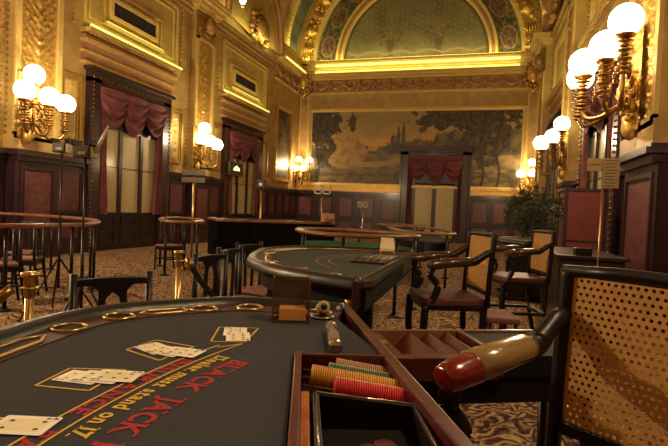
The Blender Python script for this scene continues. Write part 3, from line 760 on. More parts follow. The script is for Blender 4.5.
def glyph_text(txt, r, ymid_start, height, adv, m_, name, space=None, bold=.012, wide=1.0, total=None, dry=False):
    """letters along the arc, tops towards the arc centre, reading towards -y"""
    if total and not dry:
        L1 = glyph_text(txt, r, ymid_start, height, adv, m_, name, None, bold, wide, None, True); k_ = total/L1; wide *= k_; adv *= k_
    s = 0; out = MB(); dg = None
    for ch in txt:
        if ch == ' ': s += adv*.62; continue
        cu = bpy.data.curves.new('g','FONT'); cu.body = ch; cu.size = height*1.4; cu.offset = bold*height; cu.resolution_u = 3
        ob = bpy.data.objects.new('g', cu); COL.objects.link(ob); bpy.context.view_layer.update()
        me = bpy.data.meshes.new_from_object(ob.evaluated_get(bpy.context.evaluated_depsgraph_get()))
        xs = [v.co.x for v in me.vertices]; x0 = min(xs); x1 = max(xs); wch = (x1-x0)*wide
        yy = ymid_start-s-wch/2; a = math.asin((yy-AC.y)/r)
        rad = Vector((-math.cos(a), math.sin(a), 0)); tan = Vector((-math.sin(a), -math.cos(a), 0))  # reading dir ~ -y
        c = AC+rad*r; up = -rad
        vs = []
        for v in me.vertices:
            q = c+tan*((v.co.x-(x0+x1)/2)*wide)+up*(v.co.y-height*.5); vs.append((q.x,q.y,.9010))
        out.add(vs, [tuple(p.vertices) for p in me.polygons])
        # slab serifs
        for sx in ((-.5,.5) if ch not in 'OCSQaceodus' else ()):
            for yy2 in ((0,) if ch.islower() else (0,height)):
                if ch in 'J' and yy2 == 0: continue
                q = c+tan*(sx*wch*.82)+up*(yy2-height*.5)
                w2 = tan*height*.15; h2 = up*height*.05
                out.add([(*(q-w2-h2)[:2],.9012),(*(q+w2-h2)[:2],.9012),(*(q+w2+h2)[:2],.9012),(*(q-w2+h2)[:2],.9012)], [(0,1,2,3)])
        s += wch+adv*.16
        bpy.data.objects.remove(ob); bpy.data.meshes.remove(me)
    if not dry: B1(out, name, m_, T1)
    return s
glyph_text('Dealer must stand on 17', 1.569, 1.018, .031, .026, 'ink_yellow', 'rule_lettering', bold=.045, total=.437)
glyph_text('BLACK', 1.515, 1.003, .042, .03, 'ink_red', 'game_title', bold=.045, total=.205)
glyph_text('JACK', 1.512, .765, .042, .03, 'ink_red', 'game_title', bold=.045, total=.155)
glyph_text('PAYS 3 TO 2', 1.512, .585, .042, .03, 'ink_red', 'game_title', bold=.045, wide=1.0)
glyph_text('INSURANCE', 1.621, .965, .030, .03, 'ink_red', 'insurance_lettering', bold=.045, total=.325)
glyph_text('PAYS 2 TO 1', 1.621, .585, .030, .03, 'ink_red', 'insurance_lettering', bold=.045, wide=1.1)

# side tray attached to the dealer edge
ED = Vector((.447,-.894,0)); EN = Vector((.894,.447,0)); S0 = Vector((-.418,1.841,0)); SS = 1.283
st_ = empty('side_table', (-.1,1.85,0)); stl = Vector(st_.location)
def B1s(mb,*a,**k): mb.v = [tuple(Vector(v)-stl) for v in mb.v]; a = list(a); a[2] = st_; return mb.build(*a,**k)
def sp(a,b,z): p = S0+EN*a*SS+ED*b*SS; return (p.x,p.y,.8+(z-.9)*1.2)
def sbox(mb,a0,a1,b0,b1,z0,z1):
    vs = [sp(a,b,z) for z in (z0,z1) for b in (b0,b1) for a in (a0,a1)]
    mb.add(vs, [(0,2,3,1),(4,5,7,6),(0,1,5,4),(2,6,7,3),(0,4,6,2),(1,3,7,5)])
m = MB(); sbox(m,.0,.60,0,.012,.83,.9); B1s(m,'tray_edge','wood_rim',T1,bevel=.003)
m = MB(); sbox(m,.0,.30,.012,.27,.83,.838); sbox(m,.0,.012,.012,.27,.838,.9); sbox(m,.012,.295,.235,.27,.838,.893); sbox(m,.295,.31,.012,.27,.838,.9)
B1s(m,'tray_box','wood_red',T1,bevel=.002)
m = MB()
for k in range(1,4):
    a = .06+.0585*k
    vs = [sp(a-.028,.012,.84),sp(a-.028,.235,.84),sp(a+.022,.012,.893),sp(a+.022,.235,.893),sp(a+.027,.012,.893),sp(a+.027,.235,.893),sp(a+.03,.012,.84),sp(a+.03,.235,.84)]
    m.add(vs, [(0,1,3,2),(2,3,5,4),(4,5,7,6),(0,2,4,6),(1,7,5,3)])
B1s(m,'tray_divider','wood_red',T1)
m = MB(); sbox(m,.012,.05,.012,.235,.838,.893); B1s(m,'tray_end_block','wood_red',T1,bevel=.002)
m = MB(); sbox(m,.02,.045,.10,.14,.893,.8945); B1s(m,'brass_plate','brass',T1)
m = MB(); sbox(m,.31,.60,.012,.26,.83,.893); sbox(m,.01,.60,.02,.255,.76,.83); B1s(m,'tray_shelf','ebony_matte',T1,bevel=.004)
m = MB(); m.tube([sp(.50,.262,.80),sp(.50,.262,.76),sp(.50,.275,.745),sp(.50,.29,.755),sp(.50,.29,.77)], .004, 6); B1s(m,'coat_hook','chrome',T1)

for a,b in ((.03,.04),(.58,.04),(.03,.24),(.58,.24)):
    m = MB(); p = sp(a,b,0); m.tube([(p[0],p[1],.66),(p[0],p[1],0)], [.02,.014], 8); B1s(m,'leg','ebony',T1)
tag(st_,'low side table with open red compartment tray beside the foreground table','side table')
# chip tray
ct = empty('chip_tray', tr(0,0,.83)); cl = Vector(ct.location)
def BT(mb,*a,**k): mb.v = [tuple(Vector(v)-cl) for v in mb.v]; return mb.build(*a,**k)
def tbox(mb,a0,a1,b0,b1,z0,z1,z0b=None,z1b=None):
    z0b = z0 if z0b is None else z0b; z1b = z1 if z1b is None else z1b
    vs = [tr(a,b,(z0 if a==a0 else z0b) if k==0 else (z1 if a==a0 else z1b)) for k in (0,1) for b in (b0,b1) for a in (a0,a1)]
    mb.add(vs, [(0,2,3,1),(4,5,7,6),(0,1,5,4),(2,6,7,3),(0,4,6,2),(1,3,7,5)])
m = MB(); tbox(m,.003,.020,.003,.617,.835,.918); tbox(m,.020,.222,.003,.016,.835,.912); m2 = m; BT(m,'tray_frame','wood_red',ct,bevel=.003)
m = MB(); tbox(m,.020,.036,.24,.617,.84,.909); BT(m,'inner_rail','wood_orange',ct,bevel=.003)
m = MB(); tbox(m,.005,.24,.016,.617,.80,.838); BT(m,'tray_bottom','ebony_matte',ct)
m = MB()
for b in (.012,.056,.104,.155,.208):
    m.tube([tr(.024,b,.888),tr(.235,b,.862)], .003, 5)
BT(m,'row_wire','brass_dark',ct)
m = MB(); tbox(m,.020,.232,.215,.225,.84,.885,.84,.862); BT(m,'row_divider','ebony',ct)
tag(ct,'red wooden chip tray set into the dealer side of foreground table','chip tray')
# lidded float box below chips
fx = empty('cash_box', tr(.04,.25,.84)); cl2 = Vector(fx.location)
def BF(mb,*a,**k): mb.v = [tuple(Vector(v)-cl2) for v in mb.v]; return mb.build(*a,**k)
m = MB(); tbox(m,.042,.238,.248,.260,.84,.911,.84,.891); tbox(m,.042,.054,.260,.60,.84,.911); tbox(m,.228,.238,.260,.60,.84,.891); BF(m,'box_frame','ebony',fx,bevel=.002)
m = MB(); m.tube([tr(.048,.253,.912),tr(.232,.253,.892)], .0022, 6); m.tube([tr(.048,.253,.912),tr(.048,.6,.912)], .0022, 6); m.tube([tr(.232,.253,.892),tr(.232,.6,.892)], .0018, 6); BF(m,'metal_trim','chrome',fx)
m = MB(); tbox(m,.054,.218,.244,.6,.842,.846); BF(m,'box_floor','ebony_matte',fx)
tag(fx,'black trimmed open cash box below the chips in the tray','box')
for i in range(9):
    a = .13+random.uniform(-.02,.06); b = .35+random.uniform(-.01,.05)
    o = MB().lathe([(.0185,0),(.0195,.0006),(.0195,.0034),(.0185,.004)], (0,0,0), 18).build('loose_chip', 'seat_burgundy', None, loc=tr(a,b,.8465+.0042*(i%3)))
    tag(o,'dull loose chip lying in the open cash box','chip','loose chips in the cash box')
# chips, standing on edge
def chip_row(b, a0, a1, colour, edge, zc, word, drop=.036, lean=.15):
    base = MB(); base.lathe([(.0195,-.0019),(.0215,-.0014),(.0215,.0014),(.0195,.0019)], (0,0,0), 22)
    o0 = base.build('casino_chip', ['chip_'+colour, edge])
    for i,p in enumerate(o0.data.polygons):   # striped rim
        if abs(p.normal.z) < .5 and (i//1) % 11 < 2: p.material_index = 1
    ax = (E1*math.cos(lean)+Vector((0,0,-1))*math.sin(lean)).normalized()
    n = int((a1-a0)/.0047)
    for i in range(n):
        o = o0 if i == 0 else o0.copy()
        if i: COL.objects.link(o)
        a = a0+i*.0047; z = zc-drop*(a/.235)
        o.location = tr(a,b+random.uniform(-.0005,.0005),z+random.uniform(-.0004,.0004))
        o.rotation_mode = 'QUATERNION'; q = Vector((0,0,1)).rotation_difference(ax); o.rotation_quaternion = q
        tag(o, '%s casino chip standing on edge in the %s' % (colour, word), 'chip', '%s chips in the tray' % colour)
chip_row(.034,.100,.226,'brown','chip_edge',.903,'farthest tray row')
chip_row(.080,.080,.234,'green','chip_edge',.904,'second tray row')
chip_row(.131,.042,.241,'yellow','chip_edge_pink',.909,'third and longest tray row')
chip_row(.184,.088,.246,'red','chip_edge',.910,'nearest tray row')

# cards
def suit_shape(mb, kind, c, s, mi):
    mb.k = mi; x,y = c
    if kind == 'diamond': mb.add([(x,y+s,.0006),(x-.7*s,y,.0006),(x,y-s,.0006),(x+.7*s,y,.0006)], [(0,1,2,3)])
    elif kind == 'heart':
        mb.add([(x,y-s,.0006),(x+s*.9,y+.25*s,.0006),(x+s*.5,y+.9*s,.0006),(x,y+.45*s,.0006),(x-s*.5,y+.9*s,.0006),(x-s*.9,y+.25*s,.0006)], [(0,1,2,3),(0,3,4,5)])
    else:
        for dx,dy in (((-.5,-.1),(.5,-.1),(0,.55)) if kind == 'club' else ((-.45,-.15),(.45,-.15),(0,.3))):
            mb.add([(x+s*(dx+.5*math.cos(2*PI*k/8)), y+s*(dy+.5*math.sin(2*PI*k/8)), .0006) for k in range(8)], [tuple(range(8))])
        if kind == 'spade': mb.add([(x-.6*s,y+.1*s,.0006),(x+.6*s,y+.1*s,.0006),(x,y+s,.0006)], [(0,1,2)])
        mb.add([(x-.15*s,y,.0006),(x-.3*s,y-s,.0006),(x+.3*s,y-s,.0006),(x+.15*s,y,.0006)], [(0,1,2,3)])
PIPS = {'A':[(0,0)],'2':[(0,.5),(0,-.5)],'3':[(0,.55),(0,0),(0,-.55)],'4':[(-1,.55),(1,.55),(-1,-.55),(1,-.55)],'5':[(-1,.55),(1,.55),(-1,-.55),(1,-.55),(0,0)],
 '6':[(-1,.55),(1,.55),(-1,0),(1,0),(-1,-.55),(1,-.55)],'7':[(-1,.55),(1,.55),(-1,0),(1,0),(-1,-.55),(1,-.55),(0,.3)],'8':[(-1,.6),(1,.6),(-1,.2),(1,.2),(-1,-.2),(1,-.2),(-1,-.6),(1,-.6)],
 '10':[(-1,.6),(1,.6),(-1,.2),(1,.2),(-1,-.2),(1,-.2),(-1,-.6),(1,-.6),(0,.4),(0,-.4)]}
def card(x, y, ang, rank, suit, lvl, label):
    mb = MB(); W,Hh,r = .0315,.044,.004; pts = []
    for cx,cy,a0 in ((W-r,Hh-r,0),(-W+r,Hh-r,PI/2),(-W+r,-Hh+r,PI),(W-r,-Hh+r,1.5*PI)):
        for k in range(4): a = a0+PI/2*k/3; pts.append((cx+r*math.cos(a), cy+r*math.sin(a)))
    mb.poly(pts, 0, .0004)
    mb.k = 1; mb.add([(-.021,-.034,.0005),(.021,-.034,.0005),(.021,.034,.0005),(-.021,.034,.0005)], [(0,1,2,3)])
    mi = 3 if suit in ('heart','diamond') else 2
    for px,py in PIPS[rank]: suit_shape(mb, suit, (px*.0125, py*.046), .0042 if rank != 'A' else .007, mi)
    # corner indices
    cu = bpy.data.curves.new('g','FONT'); cu.body = rank; cu.size = .015; cu.offset = .0004; cu.resolution_u = 2
    ob = bpy.data.objects.new('g', cu); COL.objects.link(ob); bpy.context.view_layer.update()
    me = bpy.data.meshes.new_from_object(ob.evaluated_get(bpy.context.evaluated_depsgraph_get())); mb.k = mi
    for sg in (1,-1):
        mb.add([((v.co.x-.029)*sg, (v.co.y+.0305)*sg, .0007) for v in me.vertices], [tuple(p.vertices) for p in me.polygons])
        suit_shape(mb, suit, (-.0245*sg, .0245*sg), .0035, mi)
    bpy.data.objects.remove(ob); bpy.data.meshes.remove(me)
    o = mb.build('playing_card', ['card_white','card_cream','ink_black','ink_card_red'], None, loc=(x,y,.9012+lvl*.0012)); o.rotation_euler = (0,0,math.radians(ang))
    tag(o, label, 'playing card', 'cards on the betting boxes'); return o
card(-.712,.538,-60,'8','heart',0,'playing card partly under the four of clubs at left frame edge')
card(-.652,.583,-74,'4','club',1,'large near four of clubs card by left frame edge')
card(-.735,.785,-84,'4','heart',0,'red-pip card leftmost in the fanned hand of second box')
card(-.702,.797,-80,'5','club',1,'middle card of the three fanned in the second box')
card(-.676,.812,-76,'6','spade',2,'top right card of the fan over the INSURANCE lettering')
card(-.732,1.008,-112,'7','diamond',0,'red-pip card leftmost in hand below the farthest box')
card(-.690,.998,-98,'8','spade',1,'middle card of the three fanned in the third box')
card(-.652,1.003,-88,'6','club',2,'top right card of the fan beside the Dealer lettering')
card(-.640,1.236,-154,'10','spade',0,'lower card of the pair in the farthest betting box')
card(-.605,1.185,-152,'8','club',1,'upper card of the pair in the farthest betting box')

# acrylic discard holder
def thing_at(name, loc, rz=0): return empty(name, loc, rz)
dh = thing_at('card_holder', (-.555,1.435,.9), math.atan2(.042,.108))
m = MB(); m.box(-.058,.058,.03,.036,0,.135); m.box(-.058,-.053,-.03,.03,0,.135); m.box(.053,.058,-.03,.03,0,.135); m.box(-.058,.058,-.036,.04,0,.004); m.build('smoky_shell','acrylic_smoky',dh,bevel=.001)
m = MB(); m.box(-.036,.046,-.03,.025,.006,.044); m.build('amber_block','acrylic_amber',dh,bevel=.002)
m = MB(); m.tube([(-.05,-.028,.006),(-.05,-.028,.02),(-.045,-.03,.024)], .004, 6); m.build('latch','brass',dh)
tag(dh,'smoky acrylic card holder with amber block on foreground table','card holder')
# puck on round base
pk = thing_at('round_gauge', (-.478,1.52,.9), .3)
m = MB(); m.lathe([(.036,0),(.038,.003),(.036,.008),(.02,.012),(.012,.014)], (0,0,0), 24); m.build('base','ebony',pk)
m = MB(); m.tube([(.036*math.cos(2*PI*i/24), .036*math.sin(2*PI*i/24), .006) for i in range(24)], .003, 6, closed=True); m.build('base_ring','chrome',pk)
m = MB(); m.lathe([(.017,-.016),(.02,-.013),(.02,.013),(.018,.016)], (0,0,.034), 24, ax=(.25,-.85,.35)); m.build('drum','seat_beige',pk)
m = MB(); m.lathe([(.011,.0165),(.0105,.0175)], (0,0,.034), 20, ax=(.25,-.85,.35)); m.build('drum_face','ebony',pk)
tag(pk,'small cream drum on round black base beside card holder','gauge')
# acrylic tube
tb = thing_at('acrylic_tube', (-.362,1.255,.9165))
ax_ = Vector((.086,-.235,0)).normalized()
m = MB(); m.lathe([(.0165,-.10),(.0165,.10)], (0,0,0), 20, ax=ax_); m.build('tube_shell','acrylic_clear',tb)
m = MB()
for k in range(14): m.lathe([(.012,-.0015),(.0135,0),(.012,.0015)], ax_*(-.08+.012*k), 14, ax=ax_)
m.build('plaques_inside','sign_white',tb)
m = MB(); m.lathe([(.0168,.085),(.0175,.09),(.0175,.104),(.01,.106)], (0,0,0), 18, ax=ax_); m.build('tube_cap','chrome',tb)
m = MB(); m.lathe([(.01,-.106),(.0175,-.104),(.0175,-.09),(.0168,-.085)], (0,0,0), 18, ax=ax_); m.build('tube_cap','chrome',tb)
tag(tb,'clear acrylic tube lying on felt behind the chip tray','tube')

# ---- second blackjack table
O2 = [(-.575,4.45),(-.85,4.43),(-1.22,4.36),(-1.52,4.15),(-1.68,3.68),(-1.60,3.28),(-1.46,2.93),(-1.28,2.69),(-1.05,2.52),(-.80,2.40),(-.57,2.31)]
T2, P2, B2, I1b, I2b = blackjack(O2, 'felt_far', 'second blackjack table with grey-green felt behind the foreground table', 1, None, edge_m='mahogany')
m = MB()
for r in (.47,.555):
    vs = []; c = Vector((-.55,3.45,0))
    for i in range(31):
        a = PI*.62*(i/30-.5)+PI
        for rr in (r-.006,r+.006): vs.append((c.x+rr*math.cos(a), c.y+rr*math.sin(a)*1.25, .9008))
    m.add(vs, [(2*i,2*i+1,2*i+3,2*i+2) for i in range(30)])
B2(m,'felt_arcs','wood_orange',T2)
m = MB(); mid2 = [a.lerp(b,.6) for a,b in zip(I1b,I2b)]
m.tube([(p.x,p.y,.905) for p in mid2[6:-8]], .008, 5); B2(m,'brass_trim','brass',T2)
m = MB()
for (x,y) in ((-.98,2.66),(-.74,2.52),(-1.26,2.88),(-1.5,3.4)):
    m = MB(); m.tube([(x+.04*math.cos(2*PI*i/16), y+.04*math.sin(2*PI*i/16), .907) for i in range(16)], .006, 5, closed=True); B2(m,'cup_ring','brass',T2)
m = MB(); m.obox((-.72,3.55),(0,1),(1,0),.62,.24,.9,.915); B2(m,'chip_well','mahogany_dark',T2,bevel=.003)
m = MB()
for k in range(5): m.tube([(-.82+.05*k,3.29,.914),(-.82+.05*k,3.81,.914)], .008, 6)
B2(m,'well_rows','mahogany_dark',T2)
m = MB(); m.obox((-.93,2.52),(.9,-.35),(.35,.9),.12,.05,.66,.72); m.build  # placeholder for drop box geometry
m.v = []; m.f = []; m.mi = []; m.sm = []
m.lathe([(.02,.5),(.035,.52),(.035,.62),(.02,.66),(.03,.68)], (-.62,2.42,.12), 12); B2(m,'lock_fitting','brass',T2)
# shoe on table two
sh = thing_at('card_shoe', (-.76,4.17,.9), .2); m = MB(); m.box(-.06,.06,-.09,.09,0,.05); m.add([(-.06,-.09,.05),(.06,-.09,.05),(.06,.09,.05),(-.06,.09,.05),(-.055,.0,.13),(.055,.0,.13),(.055,.085,.13),(-.055,.085,.13)],[(0,1,5,4),(1,2,6,5),(2,3,7,6),(3,0,4,7),(4,5,6,7)]); m.build('shoe_body','card_cream',sh,bevel=.003)
m = MB(); m.box(-.05,.05,-.11,-.085,0,.03); m.build('shoe_mouth','brass',sh); tag(sh,'yellow card shoe standing on the second blackjack table','card shoe')

# ---- chairs
def make_armchair(label):
    t = empty('armchair', (0,0,0)); W = .245
    s = MB(); s.poly([(p.x,p.y) for p in catmull([(-.22,-.2),(-.25,.1),(-.25,.24),(0,.27),(.25,.24),(.25,.1),(.22,-.2),(0,-.22)],4,True)], .60,.655); s.build('seat','seat_burgundy',t,bevel=.018)
    for sx in (-1,1):
        f = MB(); f.tube(catmull([(sx*.235,.24,.60),(sx*.235,.245,.4),(sx*.225,.23,.2),(sx*.235,.26,0)],5), [.028]*16, 8); f.build('leg','ebony',t)
        b = MB(); b.tube(catmull([(sx*.215,-.2,.62),(sx*.21,-.2,.35),(sx*.21,-.27,0)],5), .024, 8); b.build('leg','ebony',t)
    r = MB(); r.box(-.235,.235,.22,.255,.19,.22); r.box(-.23,-.2,-.2,.24,.27,.30); r.box(.2,.23,-.2,.24,.27,.30); r.box(-.22,.22,-.21,-.18,.27,.3); r.box(-.235,.235,-.2,.25,.565,.60); r.build('seat_frame','ebony',t,bevel=.005)
    # back frame
    bf = MB(); y0,y1 = -.215,-.235
    for sx in (-1,1): bf.tube([(sx*W,y0+.01,.60),(sx*W,y0,.80),(sx*W,y1,1.10),(sx*W,y1,1.117)], .020, 8)
    bf.tube([(-W-.012,y1,1.112),(-W*.5,y1-.006,1.12),(W*.5,y1-.006,1.12),(W+.012,y1,1.112)], .017, 8); bf.box(-W,W,y0-.014,y0+.014,.682,.712); bf.build('back_frame','ebony',t)
    # cane panel with octagonal holes
    c = MB(); z0,z1 = .712,1.10; x0,x1 = -W+.018,W-.018; p = .0172; hole = .0048
    nr = int((z1-z0)/p); nc = int((x1-x0)/p)
    def yp(z): return y0+(y1-y0)*(z-.8)/.3 if z > .8 else y0
    def P(x,z): return (min(max(x,x0),x1), yp(z), min(max(z,z0),z1))
    pz = (z1-z0)/nr; px = (x1-x0)/nc
    for j in range(nr):
        off = px/2 if j % 2 else 0
        for i in range(-1, nc+1):
            cx = x0+px*(i+.5)+off-px/4; cz = z0+pz*(j+.5)
            if cx-px/2 < x0-1e-6 or cx+px/2 > x1+1e-6:
                a = max(cx-px/2,x0); b = min(cx+px/2,x1)
                if b-a > 1e-4: c.add([P(a,cz-pz/2),P(b,cz-pz/2),P(b,cz+pz/2),P(a,cz+pz/2)], [(0,1,2,3)])
                continue
            outer = [(cx+px/2*sx, cz+pz/2*sz) for sx,sz in ((1,0),(1,1),(0,1),(-1,1),(-1,0),(-1,-1),(0,-1),(1,-1))]
            inner = [(cx+hole*math.cos(PI/4*k), cz+hole*math.sin(PI/4*k)) for k in range(8)]
            vs = [P(*q) for q in outer]+[P(*q) for q in inner]
            c.add(vs, [(k,(k+1)%8,8+(k+1)%8,8+k) for k in range(8)])
    co = c.build('cane_panel','cane',t,solid=.0025)
    co.data.update()
    for sx in (-1,1):
        a = MB(); a.tube(catmull([(sx*W,-.235,1.0),(sx*W,-.19,.985),(sx*W,-.13,.945),(sx*W,-.07,.92),(sx*W,.22,.895)],5), [.02,.021,.022,.023,.024,.026,.026,.026,.026,.026,.028,.03,.03,.03,.03,.03,.03,.03,.03,.03,.03], 10); ao = a.build('arm','ebony',t)
        pd = MB(); pd.tube([(sx*W,-.075,.928),(sx*W,-.05,.925),(sx*W,.05,.915),(sx*W,.145,.905),(sx*W,.15,.905)], [.026,.034,.037,.038,.03], 12, sx=1.15); pd.build('arm_pad','pad_sheen_tan',ao)
        cp = MB(); cp.tube([(sx*W,.13,.902),(sx*W,.14,.902),(sx*W,.20,.895),(sx*W,.232,.888),(sx*W,.238,.887)], [.036,.038,.036,.032,.024], 12, sx=1.1); cp.build('arm_cap','leather_red',ao)
        st = MB(); st.tube(catmull([(sx*W,.20,.88),(sx*W,.215,.82),(sx*W,.16,.74),(sx*W,.20,.62)],5), .026, 8); st.build('arm_post','ebony',ao)
    tag(t,label,'chair','armchairs with cane backs'); return t
def place(o, x, y, deg, z=0): o.location = (x,y,z); o.rotation_euler = (0,0,math.radians(deg)); return o
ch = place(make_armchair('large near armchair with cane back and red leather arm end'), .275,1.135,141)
def another(x,y,deg,label):
    o = copy_tree(ch); place(o,x,y,deg); o['label'] = label
    for a in o.children_recursive:
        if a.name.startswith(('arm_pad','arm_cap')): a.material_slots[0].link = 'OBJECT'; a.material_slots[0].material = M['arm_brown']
    return o
another(-.215,3.86,111,'cane-back armchair standing at the second blackjack table')
another(.40,5.55,107,'farther cane-back armchair in front of the potted plant')
another(1.75,3.6,150,'armchair at right behind the near cane-back chair') if False else None

def make_side_chair(label, seat='seat_pink'):
    t = empty('side_chair', (0,0,0)); t.scale = (.87,.95,1); W = .195
    s = MB(); s.box(-.2,.2,-.2,.2,.44,.475); s.build('seat',seat,t,bevel=.012)
    for sx in (-1,1):
        f = MB(); f.tube([(sx*.18,.18,.44),(sx*.19,.19,0)], [.02,.015], 8); f.build('leg','ebony',t)
        b = MB(); b.tube([(sx*W,-.19,.905),(sx*W,-.19,.5),(sx*.18,-.19,.42),(sx*.18,-.25,0)], [.021,.021,.02,.016], 8); b.build('leg','ebony',t)
    r = MB(); r.box(-.19,.19,.17,.19,.38,.44); r.box(-.19,.19,-.19,-.17,.38,.44); r.box(-.19,-.17,-.19,.19,.38,.44); r.box(.17,.19,-.19,.19,.38,.44); r.box(-.18,-.165,-.2,.19,.2,.225); r.box(.165,.18,-.2,.19,.2,.225); r.build('seat_frame','ebony',t)
    k = MB()
    # crest rail and fiddle splat with two arched openings
    n = 12
    def top(x): return .885-.008*(x/.19)**2
    k.add([(-.19+.38*i/n, y, z) for i in range(n+1) for y in (-.20,-.18) for z in (.845, top(-.19+.38*i/n))], [f for i in range(n) for f in ((4*i+0,4*i+4,4*i+5,4*i+1),(4*i+2,4*i+3,4*i+7,4*i+6),(4*i+1,4*i+5,4*i+7,4*i+3),(4*i,4*i+2,4*i+6,4*i+4))]+[(0,1,3,2),(4*n,4*n+2,4*n+3,4*n+1)])
    k.build('crest_rail','ebony',t,bevel=.004)
    sp_ = MB()
    out = [(-.125,.848),(-.095,.838),(-.075,.818),(-.072,.79),(-.082,.74),(-.07,.475),(-.035,.475),(-.045,.74),(-.034,.785),(0,.812),(.034,.785),(.045,.74),(.035,.475),(.07,.475),(.082,.74),(.072,.79),(.075,.818),(.095,.838),(.125,.848)]
    vs = [(x,-.197,z) for x,z in out]+[(x,-.183,z) for x,z in out]; L = len(out)
    sp_.add(vs, [tuple(range(L)), tuple(reversed(range(L,2*L)))]+[(i,(i+1)%L,L+(i+1)%L,L+i) for i in range(L)])
    sp_.build('splat','ebony',t)
    tag(t,label,'chair','dark side chairs'); return t
sc0 = place(make_side_chair('black wooden chair with fiddle splat behind the foreground table'), -1.53,1.86,234)
def another2(x,y,deg,label): o = copy_tree(sc0); place(o,x,y,deg); o['label'] = label; return o
another2(-1.84,3.74,266,'black wooden chair, middle one of three left of the second table')
sb = place(make_side_chair('black wooden chair with pale beige seat nearest the rope end','seat_beige'), -1.70,3.18,262)
another2(-1.96,4.3,255,'black wooden chair farthest back at the left of the second table')
another2(-5.3,4.35,150,'black chair with pink seat under the front of left rail')
another2(-6.2,5.5,200,'black chair under the middle of the left oval rail')
another2(-5.62,4.95,120,'black chair under the rounded end of the left rail')
another2(-6.2,4.3,170,'black chair near left frame edge under the rail')
another2(-5.55,7.95,160,'black chair with pink seat under the small rounded rail')

# ---- rail barriers and far tables
def rail_loop(pts, label, posts=6, z=.95, felt=None, zf=.80, apron=False, rw=.045, name='rail_table', table=True):
    P = catmull(pts, 8, True); c = sum(P, Vector())/len(P); t = empty(name, (c.x,c.y,0))
    def B(mb,*a,**k): mb.v = [(v[0]-c.x,v[1]-c.y,v[2]) for v in mb.v]; return mb.build(*a,**k)
    m = MB(); m.tube([(p.x,p.y,z-.025) for p in P], rw*.62, 8, sx=2.0, closed=True); B(m,'rim_rail','wood_rim',t)
    for k in range(posts):
        p = P[int(k*len(P)/posts)]; m = MB(); m.tube([(p.x,p.y,0),(p.x,p.y,z-.04)], .022, 8); m.lathe([(.07,0),(.07,.02),(.03,.04)], (p.x,p.y,0), 12); B(m,'post','ebony',t)
    if felt:
        q = [c+(p-c)*.93 for p in P]; m = MB(); m.poly([(p.x,p.y) for p in q], zf-.03, zf); B(m,'playing_surface',felt,t)
        q = [c+(p-c)*.9 for p in P]; m = MB(); m.poly([(p.x,p.y) for p in q], zf-.3, zf-.031); B(m,'table_body','ebony',t)
    tag(t,label,'table' if felt else 'railing'); return t
rail_loop([(-8.4,6.75),(-7.1,6.8),(-5.9,6.4),(-5.15,5.65),(-4.8,4.9),(-4.9,4.1),(-5.6,3.5),(-7.0,3.6),(-8.2,4.5),(-8.7,5.8)],'wooden oval rail on dark posts at the left frame edge',10,.95,None,name='rail_barrier')
rail_loop([(-6.1,9.3),(-5.75,9.1),(-5.1,8.3),(-4.75,7.5),(-5.1,7.25),(-5.7,7.9),(-6.2,8.7)],'small rounded wooden rail beside the brass sign post',5,.96,None,name='rail_barrier')
rail_loop([(-2.42,6.6),(-2.2,5.95),(-1.8,5.55),(-1.35,5.55),(-.95,5.85),(-.78,6.35),(-1.15,6.85),(-2.0,7.0)],'green felt table with wooden rim behind the second blackjack table',6,.99,'felt_green',.80,name='gaming_table')
rail_loop([(-1.95,11.4),(-1.4,11.6),(-.75,10.4),(-.45,8.6),(-.7,8.1),(-1.2,8.5),(-1.7,9.8)],'far wooden rimmed table in front of the pale double door',6,.96,'felt_far',.8,name='gaming_table')
rail_loop([(-2.8,14.2),(-2.4,14.6),(-1.7,14.2),(-1.4,13.2),(-1.9,12.6),(-2.6,13.1)],'farthest wooden rimmed table with green felt near the back wall',5,.94,'felt_green',.8,name='gaming_table')
# long covered table
tA = Vector((-5.38,9.40)); tBv = Vector((-3.3,11.15)); dd = (tBv-tA).normalized(); nn = Vector((-dd.y,dd.x)); cc = (tA+tBv)/2+nn*.6; L_ = (tBv-tA).length
cv = empty('covered_table',(cc.x,cc.y,0),math.atan2(dd.y,dd.x))
m = MB(); m.poly([(p.x,p.y) for p in catmull([(-L_/2,-.5),(-L_/2+.15,-.6),(0,-.6),(L_/2-.15,-.6),(L_/2,-.5),(L_/2,.5),(L_/2-.15,.6),(0,.6),(-L_/2+.15,.6),(-L_/2,.5)],3,True)], .12,.9); m.build('black_sides','cloth_black',cv)
m = MB(); m.poly([(x*1.03,y*1.06) for x,y in [(-L_/2,-.5),(-L_/2+.15,-.6),(L_/2-.15,-.6),(L_/2,-.5),(L_/2,.5),(L_/2-.15,.6),(-L_/2+.15,.6),(-L_/2,.5)]], .9,.96); m.build('table_rim','wood_rim',cv,bevel=.015)
m = MB(); m.poly([(x*.93,y*.8) for x,y in [(-L_/2,-.5),(L_/2,-.5),(L_/2,.5),(-L_/2,.5)]], .96,.965); m.build('cloth_cover','cloth_black',cv)
for sx in (-1,1):
    m = MB(); m.box(sx*(L_/2-.5)-.1,sx*(L_/2-.5)+.1,-.5,.5,0,.12); m.build('foot','ebony',cv)
tag(cv,'long black-draped gaming table with wooden rim in mid room','gaming table')
bx = thing_at('card_shoe',(-3.42,10.95,.966),.7); m = MB(); m.box(-.13,.13,-.11,.11,0,.2); m.build('shoe_body','cardboard',bx,bevel=.008); m = MB(); m.box(-.10,.10,-.14,-.11,.0,.08); m.build('shoe_mouth','wood_rim',bx,bevel=.004)
tag(bx,'brown box-shaped card shoe at the right end of the covered table','card shoe')
